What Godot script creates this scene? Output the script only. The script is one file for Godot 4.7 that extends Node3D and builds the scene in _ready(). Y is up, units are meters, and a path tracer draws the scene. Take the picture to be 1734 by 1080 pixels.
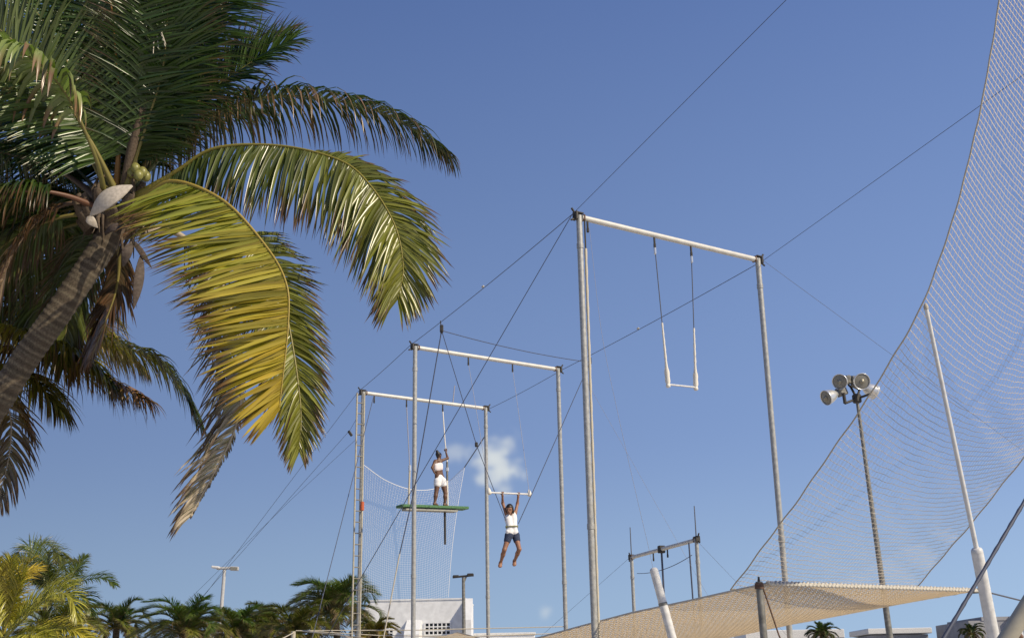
extends Node3D

var M := {}
var rng := RandomNumberGenerator.new()
var used := {}

# corners of the three frames' beams (left and right), the way the rig runs, and the fly bar's ends
var L1 := Vector3(1.373, 10.600, -21.915)
var R1 := Vector3(5.469, 10.600, -24.607)
var L2 := Vector3(-2.678, 10.600, -31.043)
var R2 := Vector3(1.316, 10.600, -33.669)
var L3 := Vector3(-4.733, 10.600, -36.050)
var R3 := Vector3(-0.951, 10.600, -38.536)
var AXIS := Vector3(0.397, 0.000, 0.918)
var BAR0 := Vector3(-0.685, 6.520, -30.650)
var BAR1 := Vector3(0.366, 6.560, -31.320)


func _ready() -> void:
	rng.seed = 7
	make_camera_and_light()
	make_materials()
	make_ground()
	make_far_buildings()
	make_frames()
	make_nets()
	make_cables()
	make_rig_gear()
	make_lamps()
	make_outriggers()
	make_palms()
	make_people()


# ---------------------------------------------------------------- camera, sky, sun

func make_camera_and_light() -> void:
	var cam := Camera3D.new()
	cam.name = "camera"
	cam.keep_aspect = Camera3D.KEEP_HEIGHT
	cam.fov = 30.2264
	cam.near = 0.05
	cam.far = 2000.0
	cam.transform = Transform3D(Basis(Vector3(1.000, -0.018, -0.006), Vector3(0.019, 0.954, 0.300), Vector3(-0.000, -0.300, 0.954)), Vector3(0.000, 1.600, 0.000))
	add_child(cam)
	cam.current = true

	var env := Environment.new()
	env.background_mode = Environment.BG_SKY
	env.tonemap_mode = Environment.TONE_MAPPER_LINEAR
	env.tonemap_exposure = 1.0
	env.sdfgi_enabled = true
	env.ssao_enabled = true
	env.ssil_enabled = true
	var sky := Sky.new()
	var pano := PanoramaSkyMaterial.new()
	pano.panorama = sky_picture()
	sky.sky_material = pano
	env.sky = sky
	var we := WorldEnvironment.new()
	we.name = "sky_environment"
	we.environment = env
	add_child(we)

	var sun := DirectionalLight3D.new()
	sun.name = "sun"
	sun.light_energy = 1.45
	sun.light_color = Color(1.0, 0.94, 0.83)
	sun.light_angular_distance = 0.5
	sun.shadow_enabled = true
	add_child(sun)
	sun.look_at_from_position(SUN * 50.0, Vector3.ZERO)

var SUN := Vector3(0.66, 0.60, 0.42).normalized()


func sky_picture() -> ImageTexture:
	# clear air, paler towards the horizon and towards the sun's side, and a few small fair weather clouds
	var w := 2048
	var h := 1024
	var noise := FastNoiseLite.new()
	noise.seed = 5
	noise.noise_type = FastNoiseLite.TYPE_SIMPLEX_SMOOTH
	noise.frequency = 1.0
	noise.fractal_octaves = 5
	# each cloud: direction, half width and half height in radians, thickness
	var clouds := [
		[Vector3(-0.013, 0.176, -0.984), 0.021, 0.017, 0.95],
		[Vector3(-0.017, 0.186, -0.982), 0.018, 0.016, 0.8],
		[Vector3(-0.005, 0.198, -0.980), 0.010, 0.012, 0.6],
		[Vector3(-0.045, 0.190, -0.981), 0.018, 0.008, 0.45],
		[Vector3(0.022, 0.061, -0.998), 0.006, 0.005, 0.5],
		[Vector3(0.75, 0.2, -0.62).normalized(), 0.06, 0.03, 0.6],
		[Vector3(-0.8, 0.16, -0.55).normalized(), 0.05, 0.02, 0.6],
		[Vector3(0.3, 0.2, 0.9).normalized(), 0.07, 0.03, 0.6],
	]
	var floats := PackedFloat32Array()
	floats.resize(w * h * 3)
	var top := Vector3(0.040, 0.085, 0.265)
	var mid := Vector3(0.185, 0.270, 0.490)
	var low := Vector3(0.285, 0.392, 0.555)
	var k := 0
	for j in h:
		var el := (0.5 - (j + 0.5) / h) * PI
		var y := sin(el)
		var c := Vector3.ZERO
		if y >= 0.0:
			var a := clampf(y / 0.62, 0.0, 1.0)
			c = low.lerp(mid, smoothstep(0.0, 0.22, y)).lerp(top, pow(smoothstep(0.10, 0.85, y), 0.8))
		else:
			c = Vector3(0.30, 0.30, 0.29)
		for i in w:
			var az := (i + 0.5) / w * TAU
			var ce := cos(el)
			var dir := Vector3(sin(az) * ce, y, -cos(az) * ce)
			var d := c
			if y >= 0.0:
				var s := dir.dot(SUN)
				var glow := 0.25 * maxf(0.0, s + 0.15) + 0.55 * pow(maxf(0.0, s), 12.0)
				d = c * 1.17 * (1.0 + 0.42 * clampf(dir.x, -0.6, 0.6)) + Vector3(0.09, 0.09, 0.09) * glow
				for q in clouds:
					var along: float = dir.dot(q[0])
					if along < 0.97:
						continue
					var right: Vector3 = Vector3(-q[0].z, 0, q[0].x).normalized()
					var up: Vector3 = right.cross(q[0])
					var u: float = dir.dot(right) / q[1]
					var t: float = dir.dot(up) / q[2]
					var r := sqrt(u * u + t * t)
					if r > 1.9:
						continue
					var n := noise.get_noise_3dv(dir * 55.0)
					var n2 := noise.get_noise_3dv(dir * 140.0 + Vector3(3, 1, 9))
					var cover := clampf(1.0 - r * 0.85 + n * 0.8 + n2 * 0.45, 0.0, 1.0)
					cover = smoothstep(0.0, 1.0, cover) * q[3]
					d = d.lerp(Vector3(0.70, 0.72, 0.75), cover * 0.90)
			d.y *= 1.03
			floats[k] = d.x
			floats[k + 1] = d.y
			floats[k + 2] = d.z
			k += 3
	return ImageTexture.create_from_image(Image.create_from_data(w, h, false, Image.FORMAT_RGBF, floats.to_byte_array()))


# ---------------------------------------------------------------- materials

func lin(r: float, g: float, b: float) -> Color:
	return Color(r, g, b).linear_to_srgb()


func mottle(freq: float, low: Color, high: Color, seed_value: int, octaves := 4) -> NoiseTexture2D:
	var n := FastNoiseLite.new()
	n.seed = seed_value
	n.frequency = freq
	n.fractal_octaves = octaves
	var ramp := Gradient.new()
	ramp.set_color(0, low)
	ramp.set_color(1, high)
	var t := NoiseTexture2D.new()
	t.width = 512
	t.height = 512
	t.seamless = true
	t.noise = n
	t.color_ramp = ramp
	return t


func mat(name_of: String, c: Color, rough: float, metal := 0.0, spread := 0.0, scale := 1.0, seed_value := 1) -> StandardMaterial3D:
	var m := StandardMaterial3D.new()
	m.resource_name = name_of
	m.roughness = rough
	m.metallic = metal
	m.albedo_color = c
	if spread > 0.0:
		m.albedo_color = Color.WHITE
		m.albedo_texture = mottle(0.012, c.darkened(spread), c.lightened(spread * 0.4), seed_value)
		m.uv1_triplanar = true
		m.uv1_world_triplanar = true
		m.uv1_scale = Vector3.ONE * scale
	M[name_of] = m
	return m


func make_materials() -> void:
	mat("steel", lin(0.47, 0.47, 0.45), 0.42, 0.2, 0.2, 1.3, 11)
	mat("beam_steel", lin(0.70, 0.68, 0.63), 0.45, 0.1, 0.12, 0.9, 12)
	mat("dark_metal", lin(0.05, 0.045, 0.04), 0.6, 0.3)
	mat("rust", lin(0.16, 0.075, 0.04), 0.8, 0.1, 0.4, 3.0, 13)
	mat("cable", lin(0.07, 0.08, 0.12), 0.55, 0.2)
	mat("grey_cable", lin(0.13, 0.135, 0.16), 0.5, 0.3)
	mat("pale_cable", lin(0.34, 0.33, 0.36), 0.6)
	mat("white_paint", lin(0.80, 0.79, 0.77), 0.4, 0.0, 0.16, 1.6, 14)
	mat("white_rope", lin(0.72, 0.69, 0.62), 0.85)
	mat("pad", lin(0.78, 0.74, 0.66), 0.8)
	mat("net_cord", lin(0.95, 0.92, 0.87), 0.85)
	mat("net_edge", lin(0.76, 0.67, 0.52), 0.85, 0.0, 0.4, 9.0, 15)
	mat("safety_cord", lin(0.97, 0.945, 0.89), 0.85, 0.0, 0.03, 1.4, 16)
	mat("safety_edge", lin(0.78, 0.73, 0.64), 0.85, 0.0, 0.3, 6.0, 17)
	mat("far_cord", lin(0.80, 0.80, 0.80), 0.85)
	mat("tan_rope", lin(0.54, 0.49, 0.39), 0.85)
	mat("sand", lin(0.60, 0.57, 0.51), 0.95, 0.0, 0.18, 0.25, 18)
	mat("stucco", lin(0.83, 0.84, 0.85), 0.9, 0.0, 0.10, 0.35, 19)
	mat("grey_wall", lin(0.34, 0.34, 0.36), 0.9, 0.0, 0.1, 0.2, 20)
	mat("window_dark", lin(0.02, 0.022, 0.025), 0.15)
	mat("blue_paint", lin(0.05, 0.07, 0.27), 0.6)
	mat("green_board", lin(0.06, 0.20, 0.06), 0.55, 0.0, 0.25, 2.5, 21)
	mat("board_under", lin(0.45, 0.44, 0.38), 0.7, 0.0, 0.2, 2.0, 22)
	mat("aluminium", lin(0.74, 0.74, 0.73), 0.3, 0.6)
	mat("lamp_glass", lin(0.24, 0.23, 0.20), 0.2, 0.1)
	mat("lamp_inside", lin(0.30, 0.28, 0.22), 0.35, 0.4)
	mat("galvanised", lin(0.26, 0.25, 0.22), 0.55, 0.3, 0.3, 1.2, 23)
	mat("tan_pole", lin(0.50, 0.46, 0.36), 0.6, 0.0, 0.15, 1.3, 24)
	mat("orange_tape", lin(0.50, 0.11, 0.04), 0.7)
	mat("concrete_pole", lin(0.50, 0.50, 0.50), 0.8, 0.0, 0.12, 1.0, 25)
	mat("skin_dark", lin(0.13, 0.062, 0.036), 0.5)
	mat("skin_tan", lin(0.30, 0.145, 0.085), 0.5)
	mat("hair", lin(0.012, 0.009, 0.008), 0.45)
	mat("white_cloth", lin(0.80, 0.79, 0.80), 0.9)
	mat("pink_white_cloth", lin(0.78, 0.72, 0.73), 0.9)
	mat("denim", lin(0.022, 0.035, 0.085), 0.9, 0.0, 0.3, 8.0, 26)
	mat("belt", lin(0.20, 0.20, 0.10), 0.8)
	mat("shoe", lin(0.02, 0.018, 0.02), 0.7)
	mat("eye", lin(0.02, 0.015, 0.012), 0.2)
	mat("lip", lin(0.24, 0.075, 0.06), 0.5)
	mat("spathe", lin(0.62, 0.54, 0.44), 0.6, 0.0, 0.2, 4.0, 27)
	mat("dark_spathe", lin(0.085, 0.06, 0.05), 0.8, 0.0, 0.3, 4.0, 28)
	mat("coconut", lin(0.26, 0.25, 0.06), 0.4, 0.0, 0.2, 6.0, 29)
	mat("fibre", lin(0.13, 0.085, 0.05), 0.95, 0.0, 0.4, 7.0, 30)
	for cord in ["safety_cord", "net_cord"]:
		M[cord].backlight_enabled = true
		M[cord].backlight = Color(1.2, 1.15, 1.06)
	for leafy in ["leaf", "bark", "midrib"]:
		var m := StandardMaterial3D.new()
		m.resource_name = leafy
		m.vertex_color_use_as_albedo = true
		m.roughness = {"leaf": 0.28, "bark": 0.95, "midrib": 0.5}[leafy]
		if leafy == "leaf":
			m.backlight_enabled = true
			m.backlight = Color(0.66, 0.76, 0.40)
		if leafy == "bark":
			m.albedo_texture = mottle(0.03, Color(0.55, 0.55, 0.55), Color.WHITE, 31)
			m.uv1_triplanar = true
			m.uv1_world_triplanar = true
			m.uv1_scale = Vector3.ONE * 2.5
		M[leafy] = m


# ---------------------------------------------------------------- building blocks

func numbered(called: String) -> String:
	var n: int = used.get(called, 0)
	used[called] = n + 1
	return called if n == 0 else "%s_%03d" % [called, n]


func tag(o: Node3D, label: String, category: String, group := "", kind := "") -> Node3D:
	o.set_meta("label", label)
	o.set_meta("category", category)
	if group:
		o.set_meta("group", group)
	if kind:
		o.set_meta("kind", kind)
	return o


func thing(called: String, label: String, category: String, at: Vector3, group := "") -> Node3D:
	var o := Node3D.new()
	o.name = numbered(called)
	o.position = at
	add_child(o, true)
	return tag(o, label, category, group)


# a mesh whose points are given in world coordinates, put under its thing
func part(called: String, mesh: Mesh, material: String, parent: Node3D) -> MeshInstance3D:
	var o := MeshInstance3D.new()
	o.name = called
	o.mesh = mesh
	o.material_override = M[material]
	parent.add_child(o, true)
	var base := Vector3.ZERO
	var p: Node = parent
	while p != self:
		base += p.position
		p = p.get_parent()
	o.position = -base
	return o


func single(called: String, mesh: Mesh, material: String, label: String, category: String, group := "") -> MeshInstance3D:
	var o := MeshInstance3D.new()
	o.name = numbered(called)
	o.mesh = mesh
	o.material_override = M[material]
	add_child(o, true)
	tag(o, label, category, group)
	return o


func st_new() -> SurfaceTool:
	var st := SurfaceTool.new()
	st.begin(Mesh.PRIMITIVE_TRIANGLES)
	return st


func side_of(t: Vector3) -> Vector3:
	var ref := Vector3.UP if absf(t.y) < 0.9 else Vector3.RIGHT
	return t.cross(ref).normalized()


func quad(st: SurfaceTool, a: Vector3, b: Vector3, c: Vector3, d: Vector3) -> void:
	# a b c d counter-clockwise seen from outside
	var n := (b - a).cross(c - a).normalized()
	st.set_smooth_group(-1)
	for p in [a, c, b, a, d, c]:
		st.set_normal(n)
		st.add_vertex(p)


func tri(st: SurfaceTool, a: Vector3, b: Vector3, c: Vector3) -> void:
	var n := (b - a).cross(c - a).normalized()
	for p in [a, c, b]:
		st.set_normal(n)
		st.add_vertex(p)


# a round tube through points; radii one per point; ends closed
func tube(st: SurfaceTool, pts: Array, radii: Array, sides := 12, close := true, colors: Array = []) -> void:
	var n := pts.size()
	var rings := []
	var norms := []
	var last := Vector3.ZERO
	for i in n:
		var t: Vector3 = (pts[mini(i + 1, n - 1)] - pts[maxi(i - 1, 0)]).normalized()
		var u := side_of(t) if last == Vector3.ZERO else (last - t * last.dot(t)).normalized()
		last = u
		var w := t.cross(u)
		var ring := []
		var rn := []
		for k in sides:
			var a := TAU * k / sides
			var d := u * cos(a) + w * sin(a)
			ring.append(pts[i] + d * radii[i])
			rn.append(d)
		rings.append(ring)
		norms.append(rn)
	for i in n - 1:
		for k in sides:
			var l := (k + 1) % sides
			for e in [[i, k], [i + 1, l], [i, l], [i, k], [i + 1, k], [i + 1, l]]:
				if colors:
					st.set_color(colors[e[0]])
				st.set_normal(norms[e[0]][e[1]])
				st.add_vertex(rings[e[0]][e[1]])
	if close:
		for e in [0, n - 1]:
			var nn: Vector3 = (pts[0] - pts[1]).normalized() if e == 0 else (pts[n - 1] - pts[n - 2]).normalized()
			for k in range(1, sides - 1):
				var order: Array = [0, k, k + 1] if e == 0 else [0, k + 1, k]
				for q in order:
					if colors:
						st.set_color(colors[e])
					st.set_normal(nn)
					st.add_vertex(rings[e][q])


func pipe(pts: Array, r: float, sides := 12) -> ArrayMesh:
	var st := st_new()
	var radii := []
	for p in pts:
		radii.append(r)
	tube(st, pts, radii, sides)
	return st.commit()


func taper(a: Vector3, b: Vector3, ra: float, rb: float, sides := 14) -> ArrayMesh:
	var st := st_new()
	tube(st, [a, b], [ra, rb], sides)
	return st.commit()


# box with chamfered edges, given by centre, axes and size
func box_into(st: SurfaceTool, c: Vector3, basis_of: Basis, size: Vector3, bevel := 0.0) -> void:
	var h := size * 0.5
	if bevel <= 0.0:
		for ax in 3:
			for s in [-1.0, 1.0]:
				var n := Vector3.ZERO
				n[ax] = s
				var u := Vector3.ZERO
				u[(ax + 1) % 3] = 1.0
				var w := n.cross(u)
				var o: Vector3 = n * h
				var uu: Vector3 = u * h
				var ww: Vector3 = w * h
				quad(st, c + basis_of * (o - uu - ww), c + basis_of * (o + uu - ww), c + basis_of * (o + uu + ww), c + basis_of * (o - uu + ww))
		return
	var i := h - Vector3.ONE * bevel
	for ax in 3:
		for s in [-1.0, 1.0]:
			var n := Vector3.ZERO
			n[ax] = s
			var u := Vector3.ZERO
			u[(ax + 1) % 3] = 1.0
			var w := n.cross(u)
			var o: Vector3 = n * h
			var uu: Vector3 = u * i
			var ww: Vector3 = w * i
			quad(st, c + basis_of * (o - uu - ww), c + basis_of * (o + uu - ww), c + basis_of * (o + uu + ww), c + basis_of * (o - uu + ww))
			# the chamfer along +u
			for s2 in [-1.0, 1.0]:
				var e1: Vector3 = u * s2
				var a: Vector3 = n * h + e1 * i
				var b: Vector3 = n * i + e1 * h
				if s2 > 0.0:
					quad(st, c + basis_of * (a - ww), c + basis_of * (b - ww), c + basis_of * (b + ww), c + basis_of * (a + ww))
				else:
					quad(st, c + basis_of * (a + ww), c + basis_of * (b + ww), c + basis_of * (b - ww), c + basis_of * (a - ww))
	for sx in [-1.0, 1.0]:
		for sy in [-1.0, 1.0]:
			for sz in [-1.0, 1.0]:
				var a := Vector3(h.x * sx, i.y * sy, i.z * sz)
				var b := Vector3(i.x * sx, h.y * sy, i.z * sz)
				var d := Vector3(i.x * sx, i.y * sy, h.z * sz)
				if sx * sy * sz > 0.0:
					tri(st, c + basis_of * a, c + basis_of * b, c + basis_of * d)
				else:
					tri(st, c + basis_of * a, c + basis_of * d, c + basis_of * b)


func block(c: Vector3, basis_of: Basis, size: Vector3, bevel := 0.0) -> ArrayMesh:
	var st := st_new()
	box_into(st, c, basis_of, size, bevel)
	return st.commit()


# profile [radius, height] spun round an axis
func lathe(at: Vector3, axis: Vector3, profile: Array, sides := 24) -> ArrayMesh:
	var st := st_new()
	var u := side_of(axis)
	var w := axis.cross(u)
	var n := profile.size()
	for i in n - 1:
		for k in sides:
			var q := []
			for e in [[i, k], [i, k + 1], [i + 1, k + 1], [i + 1, k]]:
				var a: float = TAU * e[1] / sides
				q.append(at + axis * profile[e[0]][1] + (u * cos(a) + w * sin(a)) * profile[e[0]][0])
			st.set_smooth_group(1)
			for j in [0, 2, 1, 0, 3, 2]:
				st.add_vertex(q[j])
	st.generate_normals()
	return st.commit()


func catmull(ctrl: Array, count: int) -> Array:
	# evenly spaced points along a smooth curve through the control points
	var raw := []
	var n := ctrl.size()
	for i in n - 1:
		var a: Vector3 = ctrl[i - 1] if i > 0 else ctrl[0] * 2.0 - ctrl[1]
		var b: Vector3 = ctrl[i]
		var c: Vector3 = ctrl[i + 1]
		var d: Vector3 = ctrl[i + 2] if i + 2 < n else ctrl[n - 1] * 2.0 - ctrl[n - 2]
		for k in 16:
			var t := k / 16.0
			raw.append(0.5 * (2.0 * b + (c - a) * t + (2.0 * a - 5.0 * b + 4.0 * c - d) * t * t + (3.0 * b - a - 3.0 * c + d) * t * t * t))
	raw.append(ctrl[n - 1])
	var length := [0.0]
	for i in range(1, raw.size()):
		length.append(length[i - 1] + raw[i].distance_to(raw[i - 1]))
	var out := []
	var j := 0
	for i in count:
		var want: float = length[-1] * i / (count - 1)
		while j < raw.size() - 2 and length[j + 1] < want:
			j += 1
		var f := clampf((want - length[j]) / maxf(length[j + 1] - length[j], 1e-6), 0.0, 1.0)
		out.append(raw[j].lerp(raw[j + 1], f))
	return out


func sagged(a: Vector3, b: Vector3, sag: float, count := 16) -> Array:
	var out := []
	for i in count + 1:
		var t := float(i) / count
		out.append(a.lerp(b, t) + Vector3.DOWN * sag * 4.0 * t * (1.0 - t))
	return out


# knotted netting: a three sided cord along every row and every column of a grid of points
func netting(grid: Array, r_row: float, r_col := 0.0) -> ArrayMesh:
	var verts := PackedVector3Array()
	var norms := PackedVector3Array()
	var index := PackedInt32Array()
	var rows := grid.size()
	var cols: int = grid[0].size()
	for way in 2:
		var r := r_row if way == 0 or r_col == 0.0 else r_col
		for i in (rows if way == 0 else cols):
			var n := cols if way == 0 else rows
			var first := verts.size()
			for j in n:
				var p: Vector3 = grid[i][j] if way == 0 else grid[j][i]
				var q: Vector3 = (grid[i][mini(j + 1, n - 1)] if way == 0 else grid[mini(j + 1, n - 1)][i])
				var o: Vector3 = (grid[i][maxi(j - 1, 0)] if way == 0 else grid[maxi(j - 1, 0)][i])
				var t := (q - o).normalized()
				var u := side_of(t)
				var w := t.cross(u)
				for k in 3:
					var d := u * cos(TAU * k / 3.0) + w * sin(TAU * k / 3.0)
					verts.append(p + d * r)
					norms.append(d)
			for j in n - 1:
				var a := first + j * 3
				for k in 3:
					var l := (k + 1) % 3
					index.append_array(PackedInt32Array([a + k, a + 3 + l, a + l, a + k, a + 3 + k, a + 3 + l]))
	var arrays := []
	arrays.resize(Mesh.ARRAY_MAX)
	arrays[Mesh.ARRAY_VERTEX] = verts
	arrays[Mesh.ARRAY_NORMAL] = norms
	arrays[Mesh.ARRAY_INDEX] = index
	var m := ArrayMesh.new()
	m.add_surface_from_arrays(Mesh.PRIMITIVE_TRIANGLES, arrays)
	return m

# ---------------------------------------------------------------- ground and far buildings

func make_ground() -> void:
	var st := st_new()
	var n := 60
	var noise := FastNoiseLite.new()
	noise.seed = 3
	noise.frequency = 0.08
	var at := func(i: int, j: int) -> Vector3:
		var x := signf(i - n / 2.0) * pow(absf(i - n / 2.0) / (n / 2.0), 2.2) * 900.0
		var z := signf(j - n / 2.0) * pow(absf(j - n / 2.0) / (n / 2.0), 2.2) * 900.0
		return Vector3(x, 0.06 * noise.get_noise_2d(x * 3.0, z * 3.0) - 0.03, z)
	for i in n:
		for j in n:
			for e in [[i, j], [i + 1, j], [i + 1, j + 1], [i, j], [i + 1, j + 1], [i, j + 1]]:
				st.add_vertex(at.call(e[0], e[1]))
	st.index()
	st.generate_normals()
	var o := MeshInstance3D.new()
	o.name = "ground"
	o.mesh = st.commit()
	o.material_override = M["sand"]
	o.set_meta("kind", "structure")
	add_child(o)
	tag(o, "pale beach sand that the whole rig stands on", "sand", "", "structure")


# a slab whose outline in the wall's own x and y is a polygon, pushed back along -z
func extruded(outline: Array, z0: float, z1: float, turn: Transform3D) -> ArrayMesh:
	var st := st_new()
	var n := outline.size()
	var flat := PackedVector2Array(outline)
	if Geometry2D.is_polygon_clockwise(flat):
		flat.reverse()
	var fill := Geometry2D.triangulate_polygon(flat)
	for k in range(0, fill.size(), 3):
		var p := flat[fill[k]]
		var q := flat[fill[k + 1]]
		var r := flat[fill[k + 2]]
		if (q - p).cross(r - p) < 0.0:
			var s := q
			q = r
			r = s
		tri(st, turn * Vector3(p.x, p.y, z1), turn * Vector3(q.x, q.y, z1), turn * Vector3(r.x, r.y, z1))
		tri(st, turn * Vector3(p.x, p.y, z0), turn * Vector3(r.x, r.y, z0), turn * Vector3(q.x, q.y, z0))
	for k in n:
		var p := flat[k]
		var q := flat[(k + 1) % n]
		quad(st, turn * Vector3(p.x, p.y, z1), turn * Vector3(p.x, p.y, z0), turn * Vector3(q.x, q.y, z0), turn * Vector3(q.x, q.y, z1))
	return st.commit()


func lattice_window(parent: Node3D, turn: Transform3D, x0: float, x1: float, y0: float, y1: float, nx: int, ny: int) -> void:
	# dark glass set back, a frame and thin white bars over it
	var glass := part("window", extruded([Vector2(x0, y0), Vector2(x1, y0), Vector2(x1, y1), Vector2(x0, y1)], -0.02, 0.012, turn), "window_dark", parent)
	var st := st_new()
	for i in nx + 1:
		var x := lerpf(x0, x1, float(i) / nx)
		box_into(st, turn * Vector3(x, (y0 + y1) * 0.5, 0.045), turn.basis, Vector3(0.055, y1 - y0 + 0.05, 0.06))
	part("muntin", st.commit(), "stucco", glass)
	st = st_new()
	for j in ny + 1:
		var y := lerpf(y0, y1, float(j) / ny)
		box_into(st, turn * Vector3((x0 + x1) * 0.5, y, 0.05), turn.basis, Vector3(x1 - x0 + 0.046, 0.055, 0.06))
	part("muntin", st.commit(), "stucco", glass)


func make_far_buildings() -> void:
	# white house behind the rig: long front, sloping fins, a raised right end with a blue emblem
	var d := 62.0
	var right: Vector3 = Vector3(-2.633, 6.117, -62.000)
	var turn := Transform3D(Basis(Vector3.UP, deg_to_rad(-2.5)), Vector3(right.x, 0, right.z))
	var top := right.y
	var house := thing("white_house", "white stucco house with lattice windows and a blue emblem behind the trapeze rig", "house", turn.origin)
	part("wall", extruded([Vector2(-5.75, 0), Vector2(-0.05, 0), Vector2(-0.05, top - 0.02), Vector2(-5.0, top - 0.02), Vector2(-5.55, top - 0.9)], -5.0, 0.0, turn), "stucco", house)
	part("roof", extruded([Vector2(-5.0, top - 0.02), Vector2(-0.03, top - 0.02), Vector2(-0.03, top + 0.05), Vector2(-5.0, top + 0.05)], -5.05, 0.05, turn), "stucco", house)
	# fins: side profile drawn in z and y, given thickness along x
	var fin := func(x: float, wide: float, high: float, out: float, shoulder: float) -> void:
		var profile := [Vector2(0.002, 0), Vector2(out, 0), Vector2(out, shoulder), Vector2(out * 0.8, shoulder + 0.25), Vector2(0.002, high)]
		var side := Transform3D(turn.basis * Basis(Vector3(0, 0, 1), Vector3(0, 1, 0), Vector3(-1, 0, 0)), turn * Vector3(x, 0, 0))
		part("buttress", extruded(profile, -wide, 0.0, side), "stucco", house)
	fin.call(-0.07, 0.40, top + 0.02, 1.15, top - 1.1)
	fin.call(-3.05, 0.75, top - 1.0, 1.1, top - 1.75)
	lattice_window(house, turn, -2.12, -0.82, top - 1.75, top - 1.16, 6, 3)
	lattice_window(house, turn, -4.95, -3.75, top - 1.82, top - 1.22, 6, 3)
	lattice_window(house, turn, -2.4, -0.75, top - 2.5, top - 1.98, 8, 3)
	lattice_window(house, turn, -4.6, -3.2, top - 2.55, top - 2.05, 7, 3)
	# the emblem, a tall blue star on the end fin's face
	var star := []
	for k in 12:
		var a := TAU * k / 12.0
		var r := 1.0 if k % 2 == 0 else 0.55
		star.append(Vector2(cos(a) * 1.0 * r, sin(a) * 0.40 * r + (0.1 if k == 3 else 0.0)))
	var face := Transform3D(turn.basis * Basis(Vector3.UP, PI / 2), turn * Vector3(-0.045, top - 1.15, -1.6))
	part("emblem", extruded(star, 0.0, 0.02, face), "blue_paint", house)

	# low white roof edge to the right of it
	var low := thing("low_white_wall", "low white wall running right from the foot of the white house", "wall", Vector3(-0.842, 0.000, -64.000))
	part("wall", block(Vector3(-0.718, 2.192, -64.000), Basis.IDENTITY, Vector3(3.1570, 4.3856, 0.4), 0.03), "stucco", low)
	part("coping", block(Vector3(-0.718, 4.413, -64.000), Basis.IDENTITY, Vector3(3.1570 + 0.1, 0.14, 0.55), 0.03), "white_paint", low)

	# long flat roofed building at the lower right
	var a: Vector3 = Vector3(16.134, 5.061, -85.000)
	var b: Vector3 = Vector3(22.617, 4.981, -85.000)
	var c: Vector3 = Vector3(26.612, 5.021, -80.000)
	var longhouse := thing("flat_roofed_building", "long low building with a white roof edge at lower right, behind the net", "building", Vector3(b.x, 0, b.z))
	part("wall", block(Vector3((a.x + b.x) * 0.5, a.y * 0.5 - 0.3, a.z - 2.0), Basis.IDENTITY, Vector3(b.x - a.x, a.y - 0.6, 4.0)), "grey_wall", longhouse)
	part("roof", block(Vector3((a.x + b.x) * 0.5 - 0.2, a.y - 0.1, a.z - 2.0), Basis.IDENTITY, Vector3(b.x - a.x + 0.4, 0.6, 4.6), 0.04), "white_paint", longhouse)
	part("wall", block(Vector3((b.x + c.x) * 0.5 + 0.3, c.y * 0.5 - 0.2, c.z - 2.0), Basis.IDENTITY, Vector3(c.x - b.x - 0.2, c.y - 0.4, 4.0)), "grey_wall", longhouse)
	part("roof", block(Vector3((b.x + c.x) * 0.5 + 0.3, c.y - 0.17, c.z - 2.0), Basis.IDENTITY, Vector3(c.x - b.x + 0.2, 0.36, 4.6), 0.04), "white_paint", longhouse)

	# grey block with a white sunlit end
	var g0: Vector3 = Vector3(27.719, 5.178, -75.000)
	var g1: Vector3 = Vector3(30.218, 5.379, -75.000)
	var g2: Vector3 = Vector3(33.202, 5.394, -75.000)
	var blockhouse := thing("grey_building", "grey walled building with a white end block behind the thick white pole", "building", Vector3(g1.x, 0, g1.z))
	part("wall", block(Vector3((g0.x + g1.x) * 0.5, g0.y * 0.5, g0.z - 3.0), Basis.IDENTITY, Vector3(g1.x - g0.x, g0.y, 6.0)), "grey_wall", blockhouse)
	part("parapet", block(Vector3((g0.x + g1.x) * 0.5 + 0.4, g0.y + 0.1, g0.z - 3.0), Basis.IDENTITY, Vector3(g1.x - g0.x - 0.8, 0.22, 6.1)), "grey_wall", blockhouse)
	part("wall", block(Vector3((g1.x + g2.x) * 0.5 + 0.01, g2.y * 0.5, g2.z - 2.6), Basis(Vector3.UP, 0.0), Vector3(g2.x - g1.x, g2.y, 6.0)), "stucco", blockhouse)
	lattice_window(blockhouse, Transform3D(Basis.IDENTITY, Vector3(0, 0, g2.z + 0.4)), g1.x + 0.75, g1.x + 1.35, g2.y - 1.9, g2.y - 0.8, 2, 3)


# ---------------------------------------------------------------- the trapeze frames

func hook_into(st: SurfaceTool, at: Vector3) -> void:
	tube(st, [at, at + Vector3.DOWN * 0.16], [0.022, 0.022], 8)
	box_into(st, at + Vector3.DOWN * 0.2, Basis.IDENTITY, Vector3(0.05, 0.1, 0.05), 0.01)


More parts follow.
